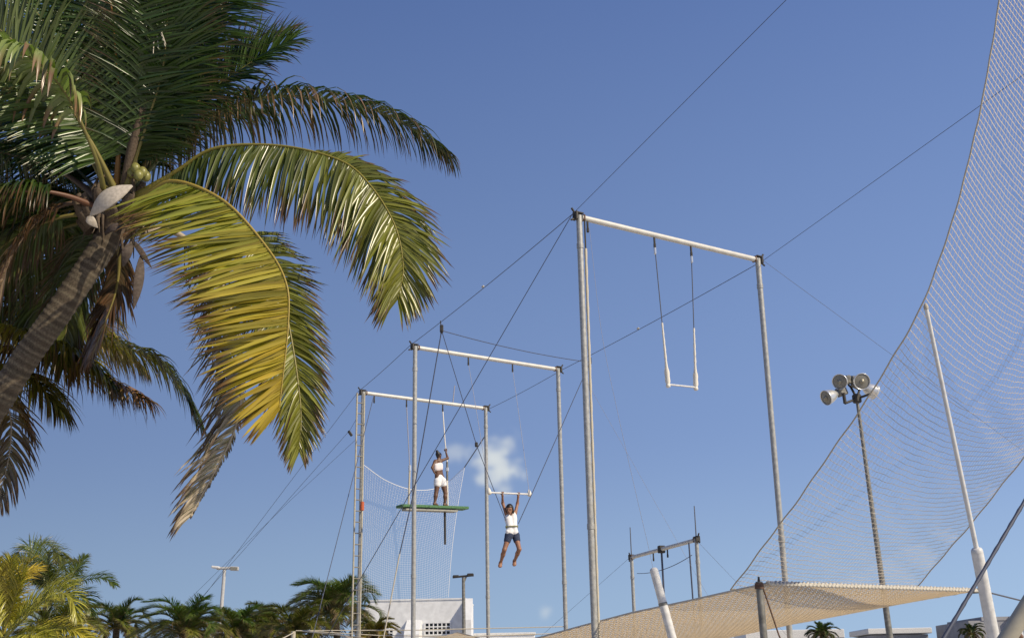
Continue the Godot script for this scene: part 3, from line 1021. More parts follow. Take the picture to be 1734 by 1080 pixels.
func make_lamps() -> void:
	var hub: Vector3 = Vector3(9.832, 9.390, -33.000)
	var foot := Vector3(9.9456 + 0.16, 0.0, hub.z)
	var t := thing("floodlight_tower", "tall tapering pole with four round silver floodlights behind the apron net", "floodlight", foot)
	part("pole", taper(foot, hub, 0.105, 0.045, 18), "galvanised", t)
	part("hub", block(hub, Basis(Vector3.UP, 0.4), Vector3(0.22, 0.26, 0.22), 0.04), "dark_metal", t)
	var arm0: Vector3 = Vector3(9.394, 9.189, -32.700)
	var arm1: Vector3 = Vector3(10.143, 9.450, -32.700)
	var arm2: Vector3 = Vector3(9.786, 9.798, -33.300)
	var arm3: Vector3 = Vector3(10.039, 9.758, -33.300)
	for e in [arm0, arm1, arm2, arm3]:
		part("arm", pipe([hub, e], 0.035, 8), "dark_metal", t)
	part("yoke", pipe([arm0, arm0 + Vector3(-0.02, 0.3, 0.02)], 0.05, 8), "dark_metal", t)
	part("yoke", pipe([arm2, Vector3(9.696, 9.845, -33.200)], 0.03, 8), "dark_metal", t)
	part("yoke", pipe([arm3, Vector3(10.107, 9.854, -33.200)], 0.03, 8), "dark_metal", t)
	flood_lamp(t, Vector3(8.831, 9.330, -32.600), Vector3(-0.86, -0.38, 0.36).normalized(), 0.215)
	flood_lamp(t, Vector3(9.271, 9.796, -32.600), Vector3(-0.55, -0.28, 0.80).normalized(), 0.215)
	flood_lamp(t, Vector3(9.917, 9.792, -32.600), Vector3(0.05, -0.30, 0.95).normalized(), 0.23)
	flood_lamp(t, Vector3(10.486, 9.626, -33.300), Vector3(0.80, -0.35, -0.2).normalized(), 0.215)

	# the pale street lamp at the left and the dark one by the house
	var a: Vector3 = Vector3(-14.647, 7.609, -60.000)
	t = thing("lamp_post", "pale grey lamp post with a crossarm standing among the left palms", "lamp post", Vector3(-14.6972 - 0.15, 0, a.z), "lamp posts in the distance")
	part("pole", taper(t.position, a, 0.12, 0.085, 12), "concrete_pole", t)
	part("crossarm", block(a + Vector3(0.02, 0.08, 0), Basis.IDENTITY, Vector3(0.85, 0.13, 0.16), 0.03), "concrete_pole", t)
	part("lamp", block(a + Vector3(-0.42, 0.12, 0.1), Basis(Vector3(0, 0, 1), -0.12), Vector3(0.42, 0.12, 0.3), 0.04), "white_paint", t)
	var head := part("lamp", block(a + Vector3(0.52, 0.04, 0.1), Basis(Vector3(0, 0, 1), -0.05), Vector3(0.42, 0.2, 0.2), 0.03), "concrete_pole", t)
	part("lens", block(a + Vector3(0.52, 0.04, 0.215), Basis(Vector3(0, 0, 1), -0.05), Vector3(0.34, 0.14, 0.02), 0.0), "lamp_inside", head)
	a = Vector3(-2.599, 6.828, -58.000)
	t = thing("lamp_post", "dark grey lamp post with a thin crossarm in front of the white house", "lamp post", Vector3(-2.5872 + 0.02, 0, a.z), "lamp posts in the distance")
	part("pole", taper(t.position, a, 0.105, 0.075, 12), "galvanised", t)
	part("crossarm", pipe([a + Vector3(-0.52, 0.02, 0), a + Vector3(0.5, 0.1, 0)], 0.05, 8), "dark_metal", t)
	part("lamp", block(a + Vector3(-0.36, 0.06, 0), Basis.IDENTITY, Vector3(0.3, 0.12, 0.2), 0.03), "dark_metal", t)
	part("lamp", block(a + Vector3(0.34, 0.12, 0), Basis.IDENTITY, Vector3(0.32, 0.14, 0.2), 0.03), "dark_metal", t)
	part("brace", pipe([a + Vector3(0, -0.3, 0), a + Vector3(0.14, 0.04, 0)], 0.04, 6), "galvanised", t)


# ---------------------------------------------------------------- outriggers of the net

func make_outriggers() -> void:
	# post at the catch net's near left corner
	var c: Vector3 = Vector3(3.435, 3.009, -17.140)
	var t := thing("corner_post", "grey wooden looking post at the catch net's near corner", "post", Vector3(c.x, 0, c.z))
	part("post", taper(Vector3(c.x + 0.03, 0, c.z), c, 0.056, 0.05, 14), "galvanised", t)
	part("cap", taper(c, c + Vector3.UP * 0.07, 0.02, 0.014, 8), "dark_metal", t)
	part("collar", taper(c + Vector3.DOWN * 0.1, c + Vector3.DOWN * 0.02, 0.066, 0.062, 14), "rust", t)
	cable("thin dark rope from the corner post's top down under the catch net", [c + Vector3(0.04, -0.06, 0.02), Vector3(3.663, 2.293, -17.200), Vector3(3.839, 1.748, -17.200)], 0.012, "rust", "thin_rope", "", "rope")

	# the white pole leaning at the left of the net
	var a: Vector3 = Vector3(1.867, 3.124, -16.400)
	var b: Vector3 = Vector3(2.071, 2.210, -16.400)
	var foot := a + (b - a) * (a.y / (a.y - b.y))
	t = thing("leaning_pole", "thick short white pole leaning left in front of the tan catch net", "pole", foot, "white poles that brace the nets")
	part("pole", taper(foot, a, 0.060, 0.057, 20), "white_paint", t)
	part("cap", lathe(a, (a - foot).normalized(), [[0.057, 0.0], [0.052, 0.02], [0.032, 0.036], [0.0, 0.042]], 20), "white_paint", t)
	var m := a.lerp(b, 0.47)
	part("band", taper(m, m + (b - a).normalized() * 0.04, 0.0605, 0.0605, 20), "galvanised", t)

	# the long white pole that props the apron
	var p: Vector3 = Vector3(4.987, 5.911, -13.548)
	var q: Vector3 = Vector3(5.496, 3.071, -14.300)
	var low: Vector3 = Vector3(5.649, 2.119, -14.550)
	var end := q + (low - q) * (q.y / (q.y - low.y))
	t = thing("leaning_pole", "long thin white pole in a thick white sleeve propping the apron net's left edge", "pole", end, "white poles that brace the nets")
	part("rod", taper(q, p, 0.029, 0.024, 14), "white_paint", t)
	part("sleeve", taper(end, q, 0.078, 0.07, 22), "white_paint", t)
	part("cap", lathe(q, (q - end).normalized(), [[0.07, 0.0], [0.066, 0.03], [0.05, 0.05], [0.0, 0.055]], 22), "white_paint", t)
	single("rope_knot", lathe(p, Vector3.UP, [[0.0, -0.05], [0.024, -0.03], [0.03, 0.0], [0.022, 0.03], [0.0, 0.06]], 10), "net_edge", "tan knot binding the apron net's edge to the thin white rod", "knot")
	# the catch net's right corner and its rope
	var corner := net_point(5.2, 1.0)
	cable("twisted tan rope pulling the catch net's right corner behind the thick white pole", [corner, Vector3(7.632, 3.025, -19.900)], 0.024, "safety_edge", "corner_rope", "", "rope")
	cable("grey rope falling right from behind the thick white pole", [Vector3(7.632, 3.025, -19.900), Vector3(8.596, 2.886, -20.600), Vector3(14.062, 1.979, -24.000)], 0.014, "grey_cable", "corner_rope", "", "rope")
	single("turnbuckle", pipe([Vector3(7.457, 3.015, -19.850), Vector3(7.632, 3.025, -19.900)], 0.04, 8), "dark_metal", "dark turnbuckle where the catch net's corner rope meets the white pole", "turnbuckle")
	# the tan pole close by at the lower right corner
	single("tan_pole", taper(Vector3(1.727, 0.217, -7.600), Vector3(3.506, 2.625, -7.200), 0.052, 0.05, 16), "tan_pole", "thick tan pole slanting up out of the lower right corner", "pole")
	single("rusty_fitting", block(Vector3(3.012, 1.861, -7.400), Basis(Vector3(0, 0, 1), 0.5), Vector3(0.06, 0.08, 0.06), 0.015), "rust", "rusty brown fitting at the lower right corner under the tan pole", "fitting")

# ---------------------------------------------------------------- palms

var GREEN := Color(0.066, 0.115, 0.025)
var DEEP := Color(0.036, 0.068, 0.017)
var OLIVE := Color(0.120, 0.130, 0.026)
var LIME := Color(0.24, 0.24, 0.040)
var GOLD := Color(0.36, 0.26, 0.030)
var ORANGE := Color(0.26, 0.12, 0.022)
var BROWN := Color(0.12, 0.065, 0.035)
var STRAW := Color(0.30, 0.215, 0.13)
var BONE := Color(0.42, 0.35, 0.27)
var SAGE := Color(0.13, 0.16, 0.060)


# one pinnate leaf: a midrib along the curve and two rows of folded leaflets
func frond(palm: Node3D, ctrl: Array, o: Dictionary) -> void:
	var r := RandomNumberGenerator.new()
	r.seed = int(o.get("seed", 1)) * 77 + 13
	var n: int = o.get("n", 150)
	var length: float = o.get("len", 0.9)
	var wide: float = o.get("wide", 0.016)
	var n0: Vector3 = o.get("up0", Vector3.UP)
	var n1: Vector3 = o.get("up1", n0)
	var a0: float = o.get("a0", 75.0)
	var a1: float = o.get("a1", 28.0)
	var droop: float = o.get("droop", 1.2)
	var lift: float = o.get("lift", 0.25)
	var start: float = o.get("start", 0.16)
	var c0: Color = o.get("c0", GREEN)
	var c1: Color = o.get("c1", c0)
	var tipc: Color = o.get("tip", BROWN)
	var dry: float = o.get("dry", 0.2)
	var left: float = o.get("left", 1.0)
	var right: float = o.get("right", 1.0)
	var segs: int = o.get("segs", 5)
	var rib_c: Color = o.get("rib", Color(0.20, 0.17, 0.045))
	var rib_r: float = o.get("rib_r", 0.026)
	var ragged: float = o.get("ragged", 0.12)
	var pts := catmull(ctrl, 48)
	var verts := PackedVector3Array()
	var norms := PackedVector3Array()
	var cols := PackedColorArray()
	var index := PackedInt32Array()
	for i in n:
		for side in [-1.0, 1.0]:
			if r.randf() < ragged * 0.4:
				continue
			var t: float = clampf(start + (1.0 - start) * (i + r.randf_range(-0.3, 0.3)) / (n - 1.0), start, 1.0)
			var reach: float = lerpf(o.get("left0", left), left, smoothstep(0.45, 0.85, t)) if side < 0.0 else right
			if reach < 0.05:
				continue
			var x := t * 47.0
			var k := mini(int(x), 46)
			var p: Vector3 = pts[k].lerp(pts[k + 1], x - k)
			var tan_dir: Vector3 = (pts[mini(k + 2, 47)] - pts[maxi(k - 1, 0)]).normalized()
			var hint: Vector3 = n0.lerp(n1, t)
			var nn := (hint - tan_dir * hint.dot(tan_dir)).normalized()
			var s: Vector3 = tan_dir.cross(nn) * side
			var q := (t - start) / (1.0 - start)
			var ang := deg_to_rad(lerpf(a0, a1, pow(q, o.get("ap", 1.0))) + r.randf_range(-9.0, 9.0))
			var dir: Vector3 = (s * sin(ang) + tan_dir * cos(ang) + nn * (lift + r.randf_range(-0.15, 0.15))).normalized()
			var shape := pow(sin(PI * (0.14 + 0.80 * q)), 0.55)
			var ll: float = length * reach * shape * r.randf_range(1.0 - ragged, 1.0 + ragged * 0.5)
			var blade: Vector3 = dir.cross(nn).normalized()
			blade = (blade + nn * r.randf_range(-0.5, 0.5)).normalized()
			var g: float = lerpf(o.get("droop0", droop), droop, q) * r.randf_range(0.55, 1.5)
			var tone := r.randf_range(0.6, 1.35)
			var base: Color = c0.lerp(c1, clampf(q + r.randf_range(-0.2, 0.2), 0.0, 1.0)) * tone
			var brown_from := 1.05 - dry * r.randf_range(0.3, 1.8)
			var first := verts.size()
			var at: Vector3 = p
			for m in segs + 1:
				var f := float(m) / segs
				var w := wide * (0.55 + 0.45 * minf(1.0, f * 5.0)) * pow(maxf(0.0, 1.0 - f), 0.6) * (1.0 if f < 0.98 else 0.05) * r.randf_range(0.9, 1.1)
				var face: Vector3 = dir.cross(blade).normalized()
				var cc: Color = base.lerp(tipc * tone, smoothstep(brown_from - 0.12, brown_from + 0.12, f))
				cc.a = 1.0
				verts.append_array(PackedVector3Array([at - blade * w, at + face * w * 0.45, at + blade * w]))
				norms.append_array(PackedVector3Array([(face - blade * 0.4).normalized(), face, (face + blade * 0.4).normalized()]))
				cols.append_array(PackedColorArray([cc, cc * 1.12, cc]))
				at += dir * ll / segs
				dir = (dir + Vector3.DOWN * g / segs).normalized()
				blade = (blade - dir * blade.dot(dir)).normalized()
			for m in segs:
				var a := first + m * 3
				index.append_array(PackedInt32Array([a, a + 1, a + 3, a + 1, a + 4, a + 3, a + 1, a + 2, a + 4, a + 2, a + 5, a + 4]))
	var arrays := []
	arrays.resize(Mesh.ARRAY_MAX)
	arrays[Mesh.ARRAY_VERTEX] = verts
	arrays[Mesh.ARRAY_NORMAL] = norms
	arrays[Mesh.ARRAY_COLOR] = cols
	arrays[Mesh.ARRAY_INDEX] = index
	var mesh := ArrayMesh.new()
	mesh.add_surface_from_arrays(Mesh.PRIMITIVE_TRIANGLES, arrays)
	var leaf := part("frond", mesh, "leaf", palm)
	var st := st_new()
	var radii := []
	var tints := []
	for i in 48:
		radii.append(rib_r * lerpf(1.0, 0.14, pow(i / 47.0, 0.6)) * (1.0 + 0.7 * pow(1.0 - i / 47.0, 6.0)))
		tints.append(rib_c)
	tube(st, pts, radii, 8, true, tints)
	part("midrib", st.commit(), "midrib", leaf)


func trunk(palm: Node3D, ctrl: Array, r0: float, r1: float, seed_value: int, sides := 20) -> void:
	var r := RandomNumberGenerator.new()
	r.seed = seed_value
	var count := 260
	var pts := catmull(ctrl, count)
	var radii := []
	var tints := []
	var gap := 0
	for i in count:
		var f := i / float(count - 1)
		gap -= 1
		var ring := gap <= 0
		if ring:
			gap = r.randi_range(2, 4)
		radii.append(lerpf(r0, r1, pow(f, 0.7)) * (1.05 if ring else r.randf_range(0.97, 1.0)))
		var v := r.randf_range(0.75, 1.15)
		tints.append((Color(0.27, 0.22, 0.155) if ring else Color(0.15, 0.115, 0.08)) * v)
	var st := st_new()
	tube(st, pts, radii, sides, true, tints)
	part("trunk", st.commit(), "bark", palm)


# a palm further off, its leaves spread by chance
func distant_palm(label: String, crown: Vector3, reach: float, count: int, seed_value: int, tint0: Color, tint1: Color, spread := 0.0, lean := Vector3.ZERO, skirt := 4) -> void:
	var r := RandomNumberGenerator.new()
	r.seed = seed_value
	var foot := Vector3(crown.x - lean.x, 0, crown.z - lean.z)
	var palm := thing("palm_tree", label, "palm tree", foot, "palms in the distance")
	trunk(palm, [foot, foot.lerp(crown, 0.5) + lean * 0.15, crown], 0.17, 0.12, seed_value, 10)
	for i in count:
		var az := TAU * i * 0.381966 + r.randf_range(-0.3, 0.3)
		var el := lerpf(1.3, -0.15, pow((i + 0.5) / count, 0.9)) + r.randf_range(-0.12, 0.12)
		var out := Vector3(cos(az), 0, sin(az))
		var ll := reach * r.randf_range(0.8, 1.1)
		var p0 := crown + out * 0.06
		var p1 := p0 + (out * cos(el) + Vector3.UP * sin(el)) * ll * 0.42
		var p2 := p1 + (out * cos(el - 0.55) + Vector3.UP * sin(el - 0.55)) * ll * 0.33
		var p3 := p2 + (out * cos(el - 1.25) + Vector3.UP * sin(el - 1.25)) * ll * 0.28
		var old := float(i) / count
		var c := tint0.lerp(tint1, clampf(old + r.randf_range(-0.3, 0.3), 0.0, 1.0))
		var tilt := lean * 0.25 + Vector3(r.randf_range(-0.1, 0.1), 0, 0) * reach
		p3 += tilt
		frond(palm, [p0, p1, p2, p3], {"seed": seed_value * 31 + i, "n": 110, "len": reach * 0.33, "wide": 0.014, "a0": 62.0, "a1": 24.0, "c0": c, "c1": c * 1.15, "droop": lerpf(0.35, 1.1, old) + spread * 0.6, "segs": 3, "dry": lerpf(0.12, 0.5, old), "rib_r": 0.03, "tip": BROWN.lerp(STRAW, r.randf())})
	# a skirt of dead leaves under the crown
	for i in skirt:
		var az := TAU * i / skirt + r.randf_range(-0.5, 0.5)
		var out := Vector3(cos(az), 0, sin(az))
		var p0 := crown + out * 0.05
		frond(palm, [p0, p0 + out * reach * 0.28 + Vector3.DOWN * reach * 0.08, p0 + out * reach * 0.42 + Vector3.DOWN * reach * 0.35, p0 + out * reach * 0.42 + Vector3.DOWN * reach * 0.7], {"seed": seed_value * 57 + i, "n": 50, "len": reach * 0.22, "wide": 0.017, "c0": BROWN, "c1": STRAW, "droop": 1.4, "segs": 3, "dry": 0.5, "ragged": 0.4})


# a palm further off whose single leaves can be told apart
func shaped_palm(label: String, crown: Array, leaves: Array, reach: float, tint0: Color, tint1: Color, seed_value: int) -> void:
	var r := RandomNumberGenerator.new()
	r.seed = seed_value
	var top: Vector3 = crown[0]
	var palm := thing("palm_tree", label, "palm tree", Vector3(top.x - 0.4, 0, top.z), "palms in the distance")
	trunk(palm, [palm.position, palm.position.lerp(top, 0.6) + Vector3(-0.1, 0, 0), top], 0.17, 0.13, seed_value, 10)
	for i in leaves.size():
		var c := tint0.lerp(tint1, r.randf())
		frond(palm, leaves[i], {"seed": seed_value * 31 + i, "n": 85, "len": reach * r.randf_range(0.85, 1.1), "wide": 0.019, "up0": Vector3(0, 0.8, 0.6), "a0": 62.0, "a1": 22.0, "c0": c, "c1": c * 1.1, "droop": r.randf_range(0.6, 1.3), "segs": 3, "dry": 0.15, "start": 0.14, "rib": c * 0.8})


func make_palms() -> void:
	# ---- the big coconut palm at the left
	var foot: Vector3 = Vector3(-6.035, 0.000, -11.600)
	var palm := thing("coconut_palm", "big near coconut palm with leaning ringed trunk filling the upper left", "palm tree", foot)
	trunk(palm, [foot, Vector3(-5.594, 3.264, -11.400), Vector3(-4.967, 4.519, -11.200), Vector3(-4.412, 5.342, -11.050), Vector3(-4.016, 6.033, -11.000), Vector3(-3.950, 6.320, -11.000)], 0.150, 0.125, 4, 28)
	var leaves := [
		# dark upright leaves seen from below
		[[Vector3(-3.889, 6.448, -11.000), Vector3(-3.809, 7.055, -10.900), Vector3(-3.573, 7.681, -10.700), Vector3(-3.201, 8.337, -10.500), Vector3(-2.605, 9.199, -10.200)], {"len": 1.05, "up0": Vector3(-0.2, 0.1, 1), "c0": DEEP, "c1": GREEN, "droop": 0.35, "lift": -0.1, "a0": 82.0, "a1": 45.0, "dry": 0.12, "rib": Color(0.12, 0.10, 0.03)}],
		[[Vector3(-3.973, 6.428, -10.950), Vector3(-3.911, 7.024, -10.700), Vector3(-3.894, 7.651, -10.400), Vector3(-3.946, 8.400, -10.100), Vector3(-4.124, 9.219, -9.900)], {"len": 1.1, "up0": Vector3(0, 0.2, 1), "c0": DEEP, "c1": GREEN, "droop": 0.3, "lift": -0.1, "a0": 88.0, "a1": 55.0, "dry": 0.06, "rib": Color(0.20, 0.10, 0.02)}],
		[[Vector3(-3.848, 6.523, -11.100), Vector3(-3.682, 7.181, -11.300), Vector3(-3.369, 7.837, -11.500), Vector3(-3.024, 8.341, -11.700), Vector3(-2.585, 8.773, -11.900)], {"len": 0.85, "up0": Vector3(-0.5, 0.6, 0.6), "c0": DEEP, "c1": OLIVE, "droop": 0.7, "a0": 70.0, "dry": 0.2}],
		[[Vector3(-4.057, 6.494, -11.100), Vector3(-4.375, 7.244, -11.400), Vector3(-4.905, 8.326, -11.800), Vector3(-5.519, 9.285, -12.100), Vector3(-6.373, 10.149, -12.400)], {"len": 0.95, "up0": Vector3(0.5, 0.4, 0.8), "c0": DEEP, "c1": GREEN, "droop": 0.5, "a0": 75.0, "dry": 0.1}],
		[[Vector3(-3.990, 6.580, -11.150), Vector3(-3.991, 7.566, -11.500), Vector3(-4.058, 8.591, -11.900), Vector3(-4.175, 9.639, -12.200)], {"len": 0.85, "up0": Vector3(0, 0.2, 1), "c0": GREEN, "c1": OLIVE, "droop": 0.4, "a0": 60.0, "a1": 25.0, "dry": 0.15}],
		[[Vector3(-4.014, 6.407, -10.900), Vector3(-4.408, 7.031, -11.100), Vector3(-4.972, 7.623, -11.300), Vector3(-5.671, 8.030, -11.500), Vector3(-6.299, 8.025, -11.600)], {"len": 0.9, "c0": DEEP, "c1": GREEN, "droop": 1.6, "a0": 70.0, "dry": 0.15}],
		# the arching light leaf at the left
		[[Vector3(-4.047, 6.311, -10.900), Vector3(-4.045, 6.640, -10.500), Vector3(-4.265, 7.168, -10.100), Vector3(-4.564, 7.396, -9.800), Vector3(-4.949, 7.327, -9.500), Vector3(-5.238, 6.990, -9.300)], {"len": 0.80, "wide": 0.036, "n": 44, "c0": SAGE * 1.7, "c1": SAGE * 1.6, "droop": 3.8, "lift": 0.1, "a0": 70.0, "dry": 0.36, "tip": Color(0.22, 0.13, 0.075), "start": 0.36, "rib": Color(0.17, 0.15, 0.04)}],
		# long right hand leaf, highest
		[[Vector3(-3.871, 6.447, -11.000), Vector3(-3.605, 6.914, -11.100), Vector3(-3.172, 7.409, -11.200), Vector3(-2.583, 7.692, -11.300), Vector3(-1.905, 7.696, -11.400), Vector3(-1.214, 7.507, -11.500), Vector3(-0.659, 7.110, -11.600)], {"len": 0.80, "n": 200, "wide": 0.016, "c0": DEEP, "c1": Color(0.06, 0.075, 0.022), "droop": 3.0, "lift": 0.25, "a0": 75.0, "a1": 32.0, "dry": 0.35, "tip": Color(0.20, 0.12, 0.07), "rib": Color(0.10, 0.11, 0.035), "start": 0.10}],
		# the middle right leaf: curtain of hanging leaflets, tip turned to the camera
		[[Vector3(-3.792, 6.370, -10.900), Vector3(-3.336, 6.605, -10.800), Vector3(-2.927, 6.808, -10.700), Vector3(-2.253, 6.771, -10.600), Vector3(-1.644, 6.552, -10.500), Vector3(-1.339, 6.255, -10.450), Vector3(-1.096, 5.820, -10.400), Vector3(-1.012, 5.401, -10.380), Vector3(-1.050, 5.089, -10.350)], {"len": 1.02, "n": 260, "wide": 0.020, "up0": Vector3(0, 0.55, 1), "up1": Vector3(0.3, 0.1, 1.0), "c0": Color(0.06, 0.085, 0.025), "c1": LIME * 0.9, "droop0": 1.2, "droop": 0.7, "lift": 0.02, "a0": 118.0, "a1": 28.0, "ap": 0.9, "dry": 0.25, "left0": 0.0, "rib": Color(0.24, 0.20, 0.035), "start": 0.12, "left": 0.85}],
		# the yellow leaf in front and the greener one whose tip shows below it
		[[Vector3(-3.773, 6.052, -10.700), Vector3(-3.478, 6.201, -10.450), Vector3(-3.186, 6.276, -10.300), Vector3(-2.661, 5.979, -10.100), Vector3(-2.236, 5.498, -10.000), Vector3(-2.008, 5.096, -9.900), Vector3(-1.962, 4.689, -9.850), Vector3(-1.999, 3.927, -9.800)], {"len": 1.02, "n": 250, "wide": 0.0235, "up0": Vector3(0.1, 0.35, 1.0), "up1": Vector3(0.25, 0.1, 1.0), "c0": Color(0.24, 0.27, 0.04), "c1": GOLD * 1.25, "droop": 0.18, "lift": 0.0, "a0": 122.0, "a1": 36.0, "ap": 2.0, "dry": 0.22, "tip": Color(0.13, 0.065, 0.03), "rib": Color(0.36, 0.26, 0.05), "left": 0.0, "right": 1.0, "start": 0.17}],
		[[Vector3(-3.797, 6.114, -10.850), Vector3(-3.248, 6.374, -10.600), Vector3(-2.632, 5.979, -10.400), Vector3(-2.211, 5.396, -10.300), Vector3(-2.023, 4.747, -10.250), Vector3(-1.893, 4.045, -10.200), Vector3(-1.889, 3.648, -10.200)], {"len": 0.66, "n": 200, "wide": 0.015, "up0": Vector3(0.3, 0.7, 0.7), "up1": Vector3(0.2, 0.1, 1.0), "c0": OLIVE * 1.3, "c1": LIME, "droop": 0.6, "lift": 0.1, "a0": 75.0, "a1": 26.0, "dry": 0.32, "tip": Color(0.13, 0.075, 0.04), "rib": Color(0.30, 0.26, 0.10), "left": 0.75, "right": 0.9, "start": 0.44}],
		# dead leaf hanging behind it
		[[Vector3(-3.850, 6.141, -11.200), Vector3(-3.456, 6.180, -11.400), Vector3(-3.025, 5.720, -11.500), Vector3(-2.775, 4.891, -11.500), Vector3(-2.773, 4.159, -11.500), Vector3(-3.136, 3.263, -11.400)], {"len": 0.80, "n": 150, "wide": 0.015, "up0": Vector3(0.6, 0.4, 0.6), "up1": Vector3(0.5, 0.0, 0.8), "c0": Color(0.06, 0.04, 0.03), "c1": BONE * 1.35, "droop": 0.9, "lift": -0.05, "a0": 75.0, "a1": 26.0, "dry": 0.4, "tip": Color(0.10, 0.06, 0.04), "left": 0.12, "right": 0.95, "rib": BONE, "rib_r": 0.034, "start": 0.2, "ragged": 0.25}],
		# dark brown leaflets seen under the yellow leaf
		[[Vector3(-3.950, 6.249, -11.300), Vector3(-3.748, 6.474, -11.700), Vector3(-3.400, 6.138, -11.900), Vector3(-3.162, 5.432, -12.000), Vector3(-3.079, 4.525, -12.000)], {"len": 0.7, "n": 70, "up0": Vector3(0.4, 0.8, -0.4), "c0": Color(0.05, 0.035, 0.02), "c1": Color(0.09, 0.055, 0.035), "droop": 1.7, "a0": 65.0, "dry": 0.4, "ragged": 0.3, "start": 0.3}],
		# leaves to the left, their stalks in view
		[[Vector3(-4.101, 6.247, -10.850), Vector3(-4.336, 6.283, -10.600), Vector3(-4.599, 6.251, -10.400), Vector3(-4.891, 6.092, -10.200), Vector3(-5.241, 5.663, -10.000)], {"len": 0.85, "c0": DEEP, "c1": OLIVE, "droop": 2.8, "dry": 0.3, "start": 0.3, "rib": Color(0.13, 0.055, 0.03), "rib_r": 0.03}],
		[[Vector3(-4.168, 6.421, -11.000), Vector3(-4.604, 6.781, -11.200), Vector3(-5.034, 7.005, -11.300), Vector3(-5.575, 7.193, -11.500), Vector3(-6.235, 7.031, -11.600)], {"len": 0.8, "c0": DEEP, "c1": GREEN, "droop": 2.4, "dry": 0.3, "start": 0.25, "rib": Color(0.075, 0.045, 0.02), "rib_r": 0.034}],
		[[Vector3(-4.190, 6.246, -11.200), Vector3(-4.650, 6.384, -11.600), Vector3(-5.135, 6.310, -11.900), Vector3(-5.501, 5.982, -12.100), Vector3(-5.735, 5.412, -12.200)], {"len": 0.8, "c0": GREEN, "c1": OLIVE, "droop": 2.2, "dry": 0.3, "start": 0.15}],
		[[Vector3(-4.192, 6.221, -11.300), Vector3(-4.477, 6.152, -11.700), Vector3(-4.675, 5.827, -11.900), Vector3(-4.759, 5.332, -12.000), Vector3(-4.753, 4.941, -12.000)], {"len": 0.65, "c0": DEEP, "c1": OLIVE, "droop": 2.0, "dry": 0.3, "a0": 60.0, "start": 0.1}],
		[[Vector3(-4.134, 6.227, -11.400), Vector3(-4.122, 6.040, -11.600), Vector3(-4.156, 5.682, -11.700), Vector3(-4.272, 5.231, -11.700), Vector3(-4.366, 4.915, -11.700)], {"len": 0.5, "c0": Color(0.06, 0.045, 0.02), "c1": BROWN, "droop": 1.6, "dry": 0.5, "a0": 45.0, "start": 0.15, "ragged": 0.3}],
		[[Vector3(-4.186, 6.517, -11.300), Vector3(-4.686, 6.672, -11.800), Vector3(-5.227, 6.710, -12.200), Vector3(-5.789, 6.484, -12.500), Vector3(-6.173, 5.960, -12.600)], {"len": 0.9, "c0": GREEN, "c1": OLIVE, "droop": 1.9, "dry": 0.3, "start": 0.1}],
		[[Vector3(-4.154, 6.314, -10.900), Vector3(-4.409, 6.276, -10.800), Vector3(-4.639, 6.051, -10.700), Vector3(-4.789, 5.678, -10.600), Vector3(-4.905, 5.203, -10.600)], {"len": 0.6, "n": 60, "c0": BROWN, "c1": STRAW, "droop": 2.6, "dry": 0.6, "start": 0.2, "ragged": 0.35, "rib": Color(0.10, 0.06, 0.035)}],
		# leaves that stand up over the crown and shade it
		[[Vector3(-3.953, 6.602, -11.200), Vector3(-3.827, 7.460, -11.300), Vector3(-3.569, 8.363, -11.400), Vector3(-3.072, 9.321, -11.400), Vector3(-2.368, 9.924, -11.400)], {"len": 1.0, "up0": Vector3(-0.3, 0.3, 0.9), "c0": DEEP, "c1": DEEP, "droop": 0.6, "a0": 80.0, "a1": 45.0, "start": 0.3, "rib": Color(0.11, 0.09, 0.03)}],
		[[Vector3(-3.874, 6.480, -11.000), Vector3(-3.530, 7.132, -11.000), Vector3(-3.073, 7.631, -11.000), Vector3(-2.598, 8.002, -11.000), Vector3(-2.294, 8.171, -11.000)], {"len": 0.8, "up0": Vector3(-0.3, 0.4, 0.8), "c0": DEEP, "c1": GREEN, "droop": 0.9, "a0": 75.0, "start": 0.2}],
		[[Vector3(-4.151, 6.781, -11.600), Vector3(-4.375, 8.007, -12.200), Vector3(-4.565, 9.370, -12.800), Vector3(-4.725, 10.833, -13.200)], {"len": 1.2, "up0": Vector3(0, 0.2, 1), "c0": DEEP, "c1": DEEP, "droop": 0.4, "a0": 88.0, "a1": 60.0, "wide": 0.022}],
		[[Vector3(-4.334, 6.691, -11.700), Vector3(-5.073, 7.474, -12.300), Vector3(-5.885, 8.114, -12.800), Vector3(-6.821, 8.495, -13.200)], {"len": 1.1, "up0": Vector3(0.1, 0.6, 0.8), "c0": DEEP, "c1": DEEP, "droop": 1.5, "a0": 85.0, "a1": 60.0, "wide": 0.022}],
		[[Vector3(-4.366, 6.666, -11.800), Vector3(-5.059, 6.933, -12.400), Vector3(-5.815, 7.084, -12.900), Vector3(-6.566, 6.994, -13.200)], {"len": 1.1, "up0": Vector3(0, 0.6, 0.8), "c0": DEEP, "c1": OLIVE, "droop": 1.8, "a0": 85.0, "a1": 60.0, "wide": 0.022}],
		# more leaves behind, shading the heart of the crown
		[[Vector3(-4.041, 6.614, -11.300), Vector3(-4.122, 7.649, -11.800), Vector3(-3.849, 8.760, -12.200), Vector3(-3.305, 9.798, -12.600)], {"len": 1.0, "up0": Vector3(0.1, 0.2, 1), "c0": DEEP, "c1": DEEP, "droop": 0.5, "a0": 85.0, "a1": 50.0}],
		[[Vector3(-4.110, 6.693, -11.400), Vector3(-4.427, 7.779, -11.900), Vector3(-4.925, 8.842, -12.300), Vector3(-5.579, 10.098, -12.600)], {"len": 1.05, "up0": Vector3(0, 0.2, 1), "c0": DEEP, "c1": DEEP, "droop": 0.4, "a0": 88.0, "a1": 50.0}],
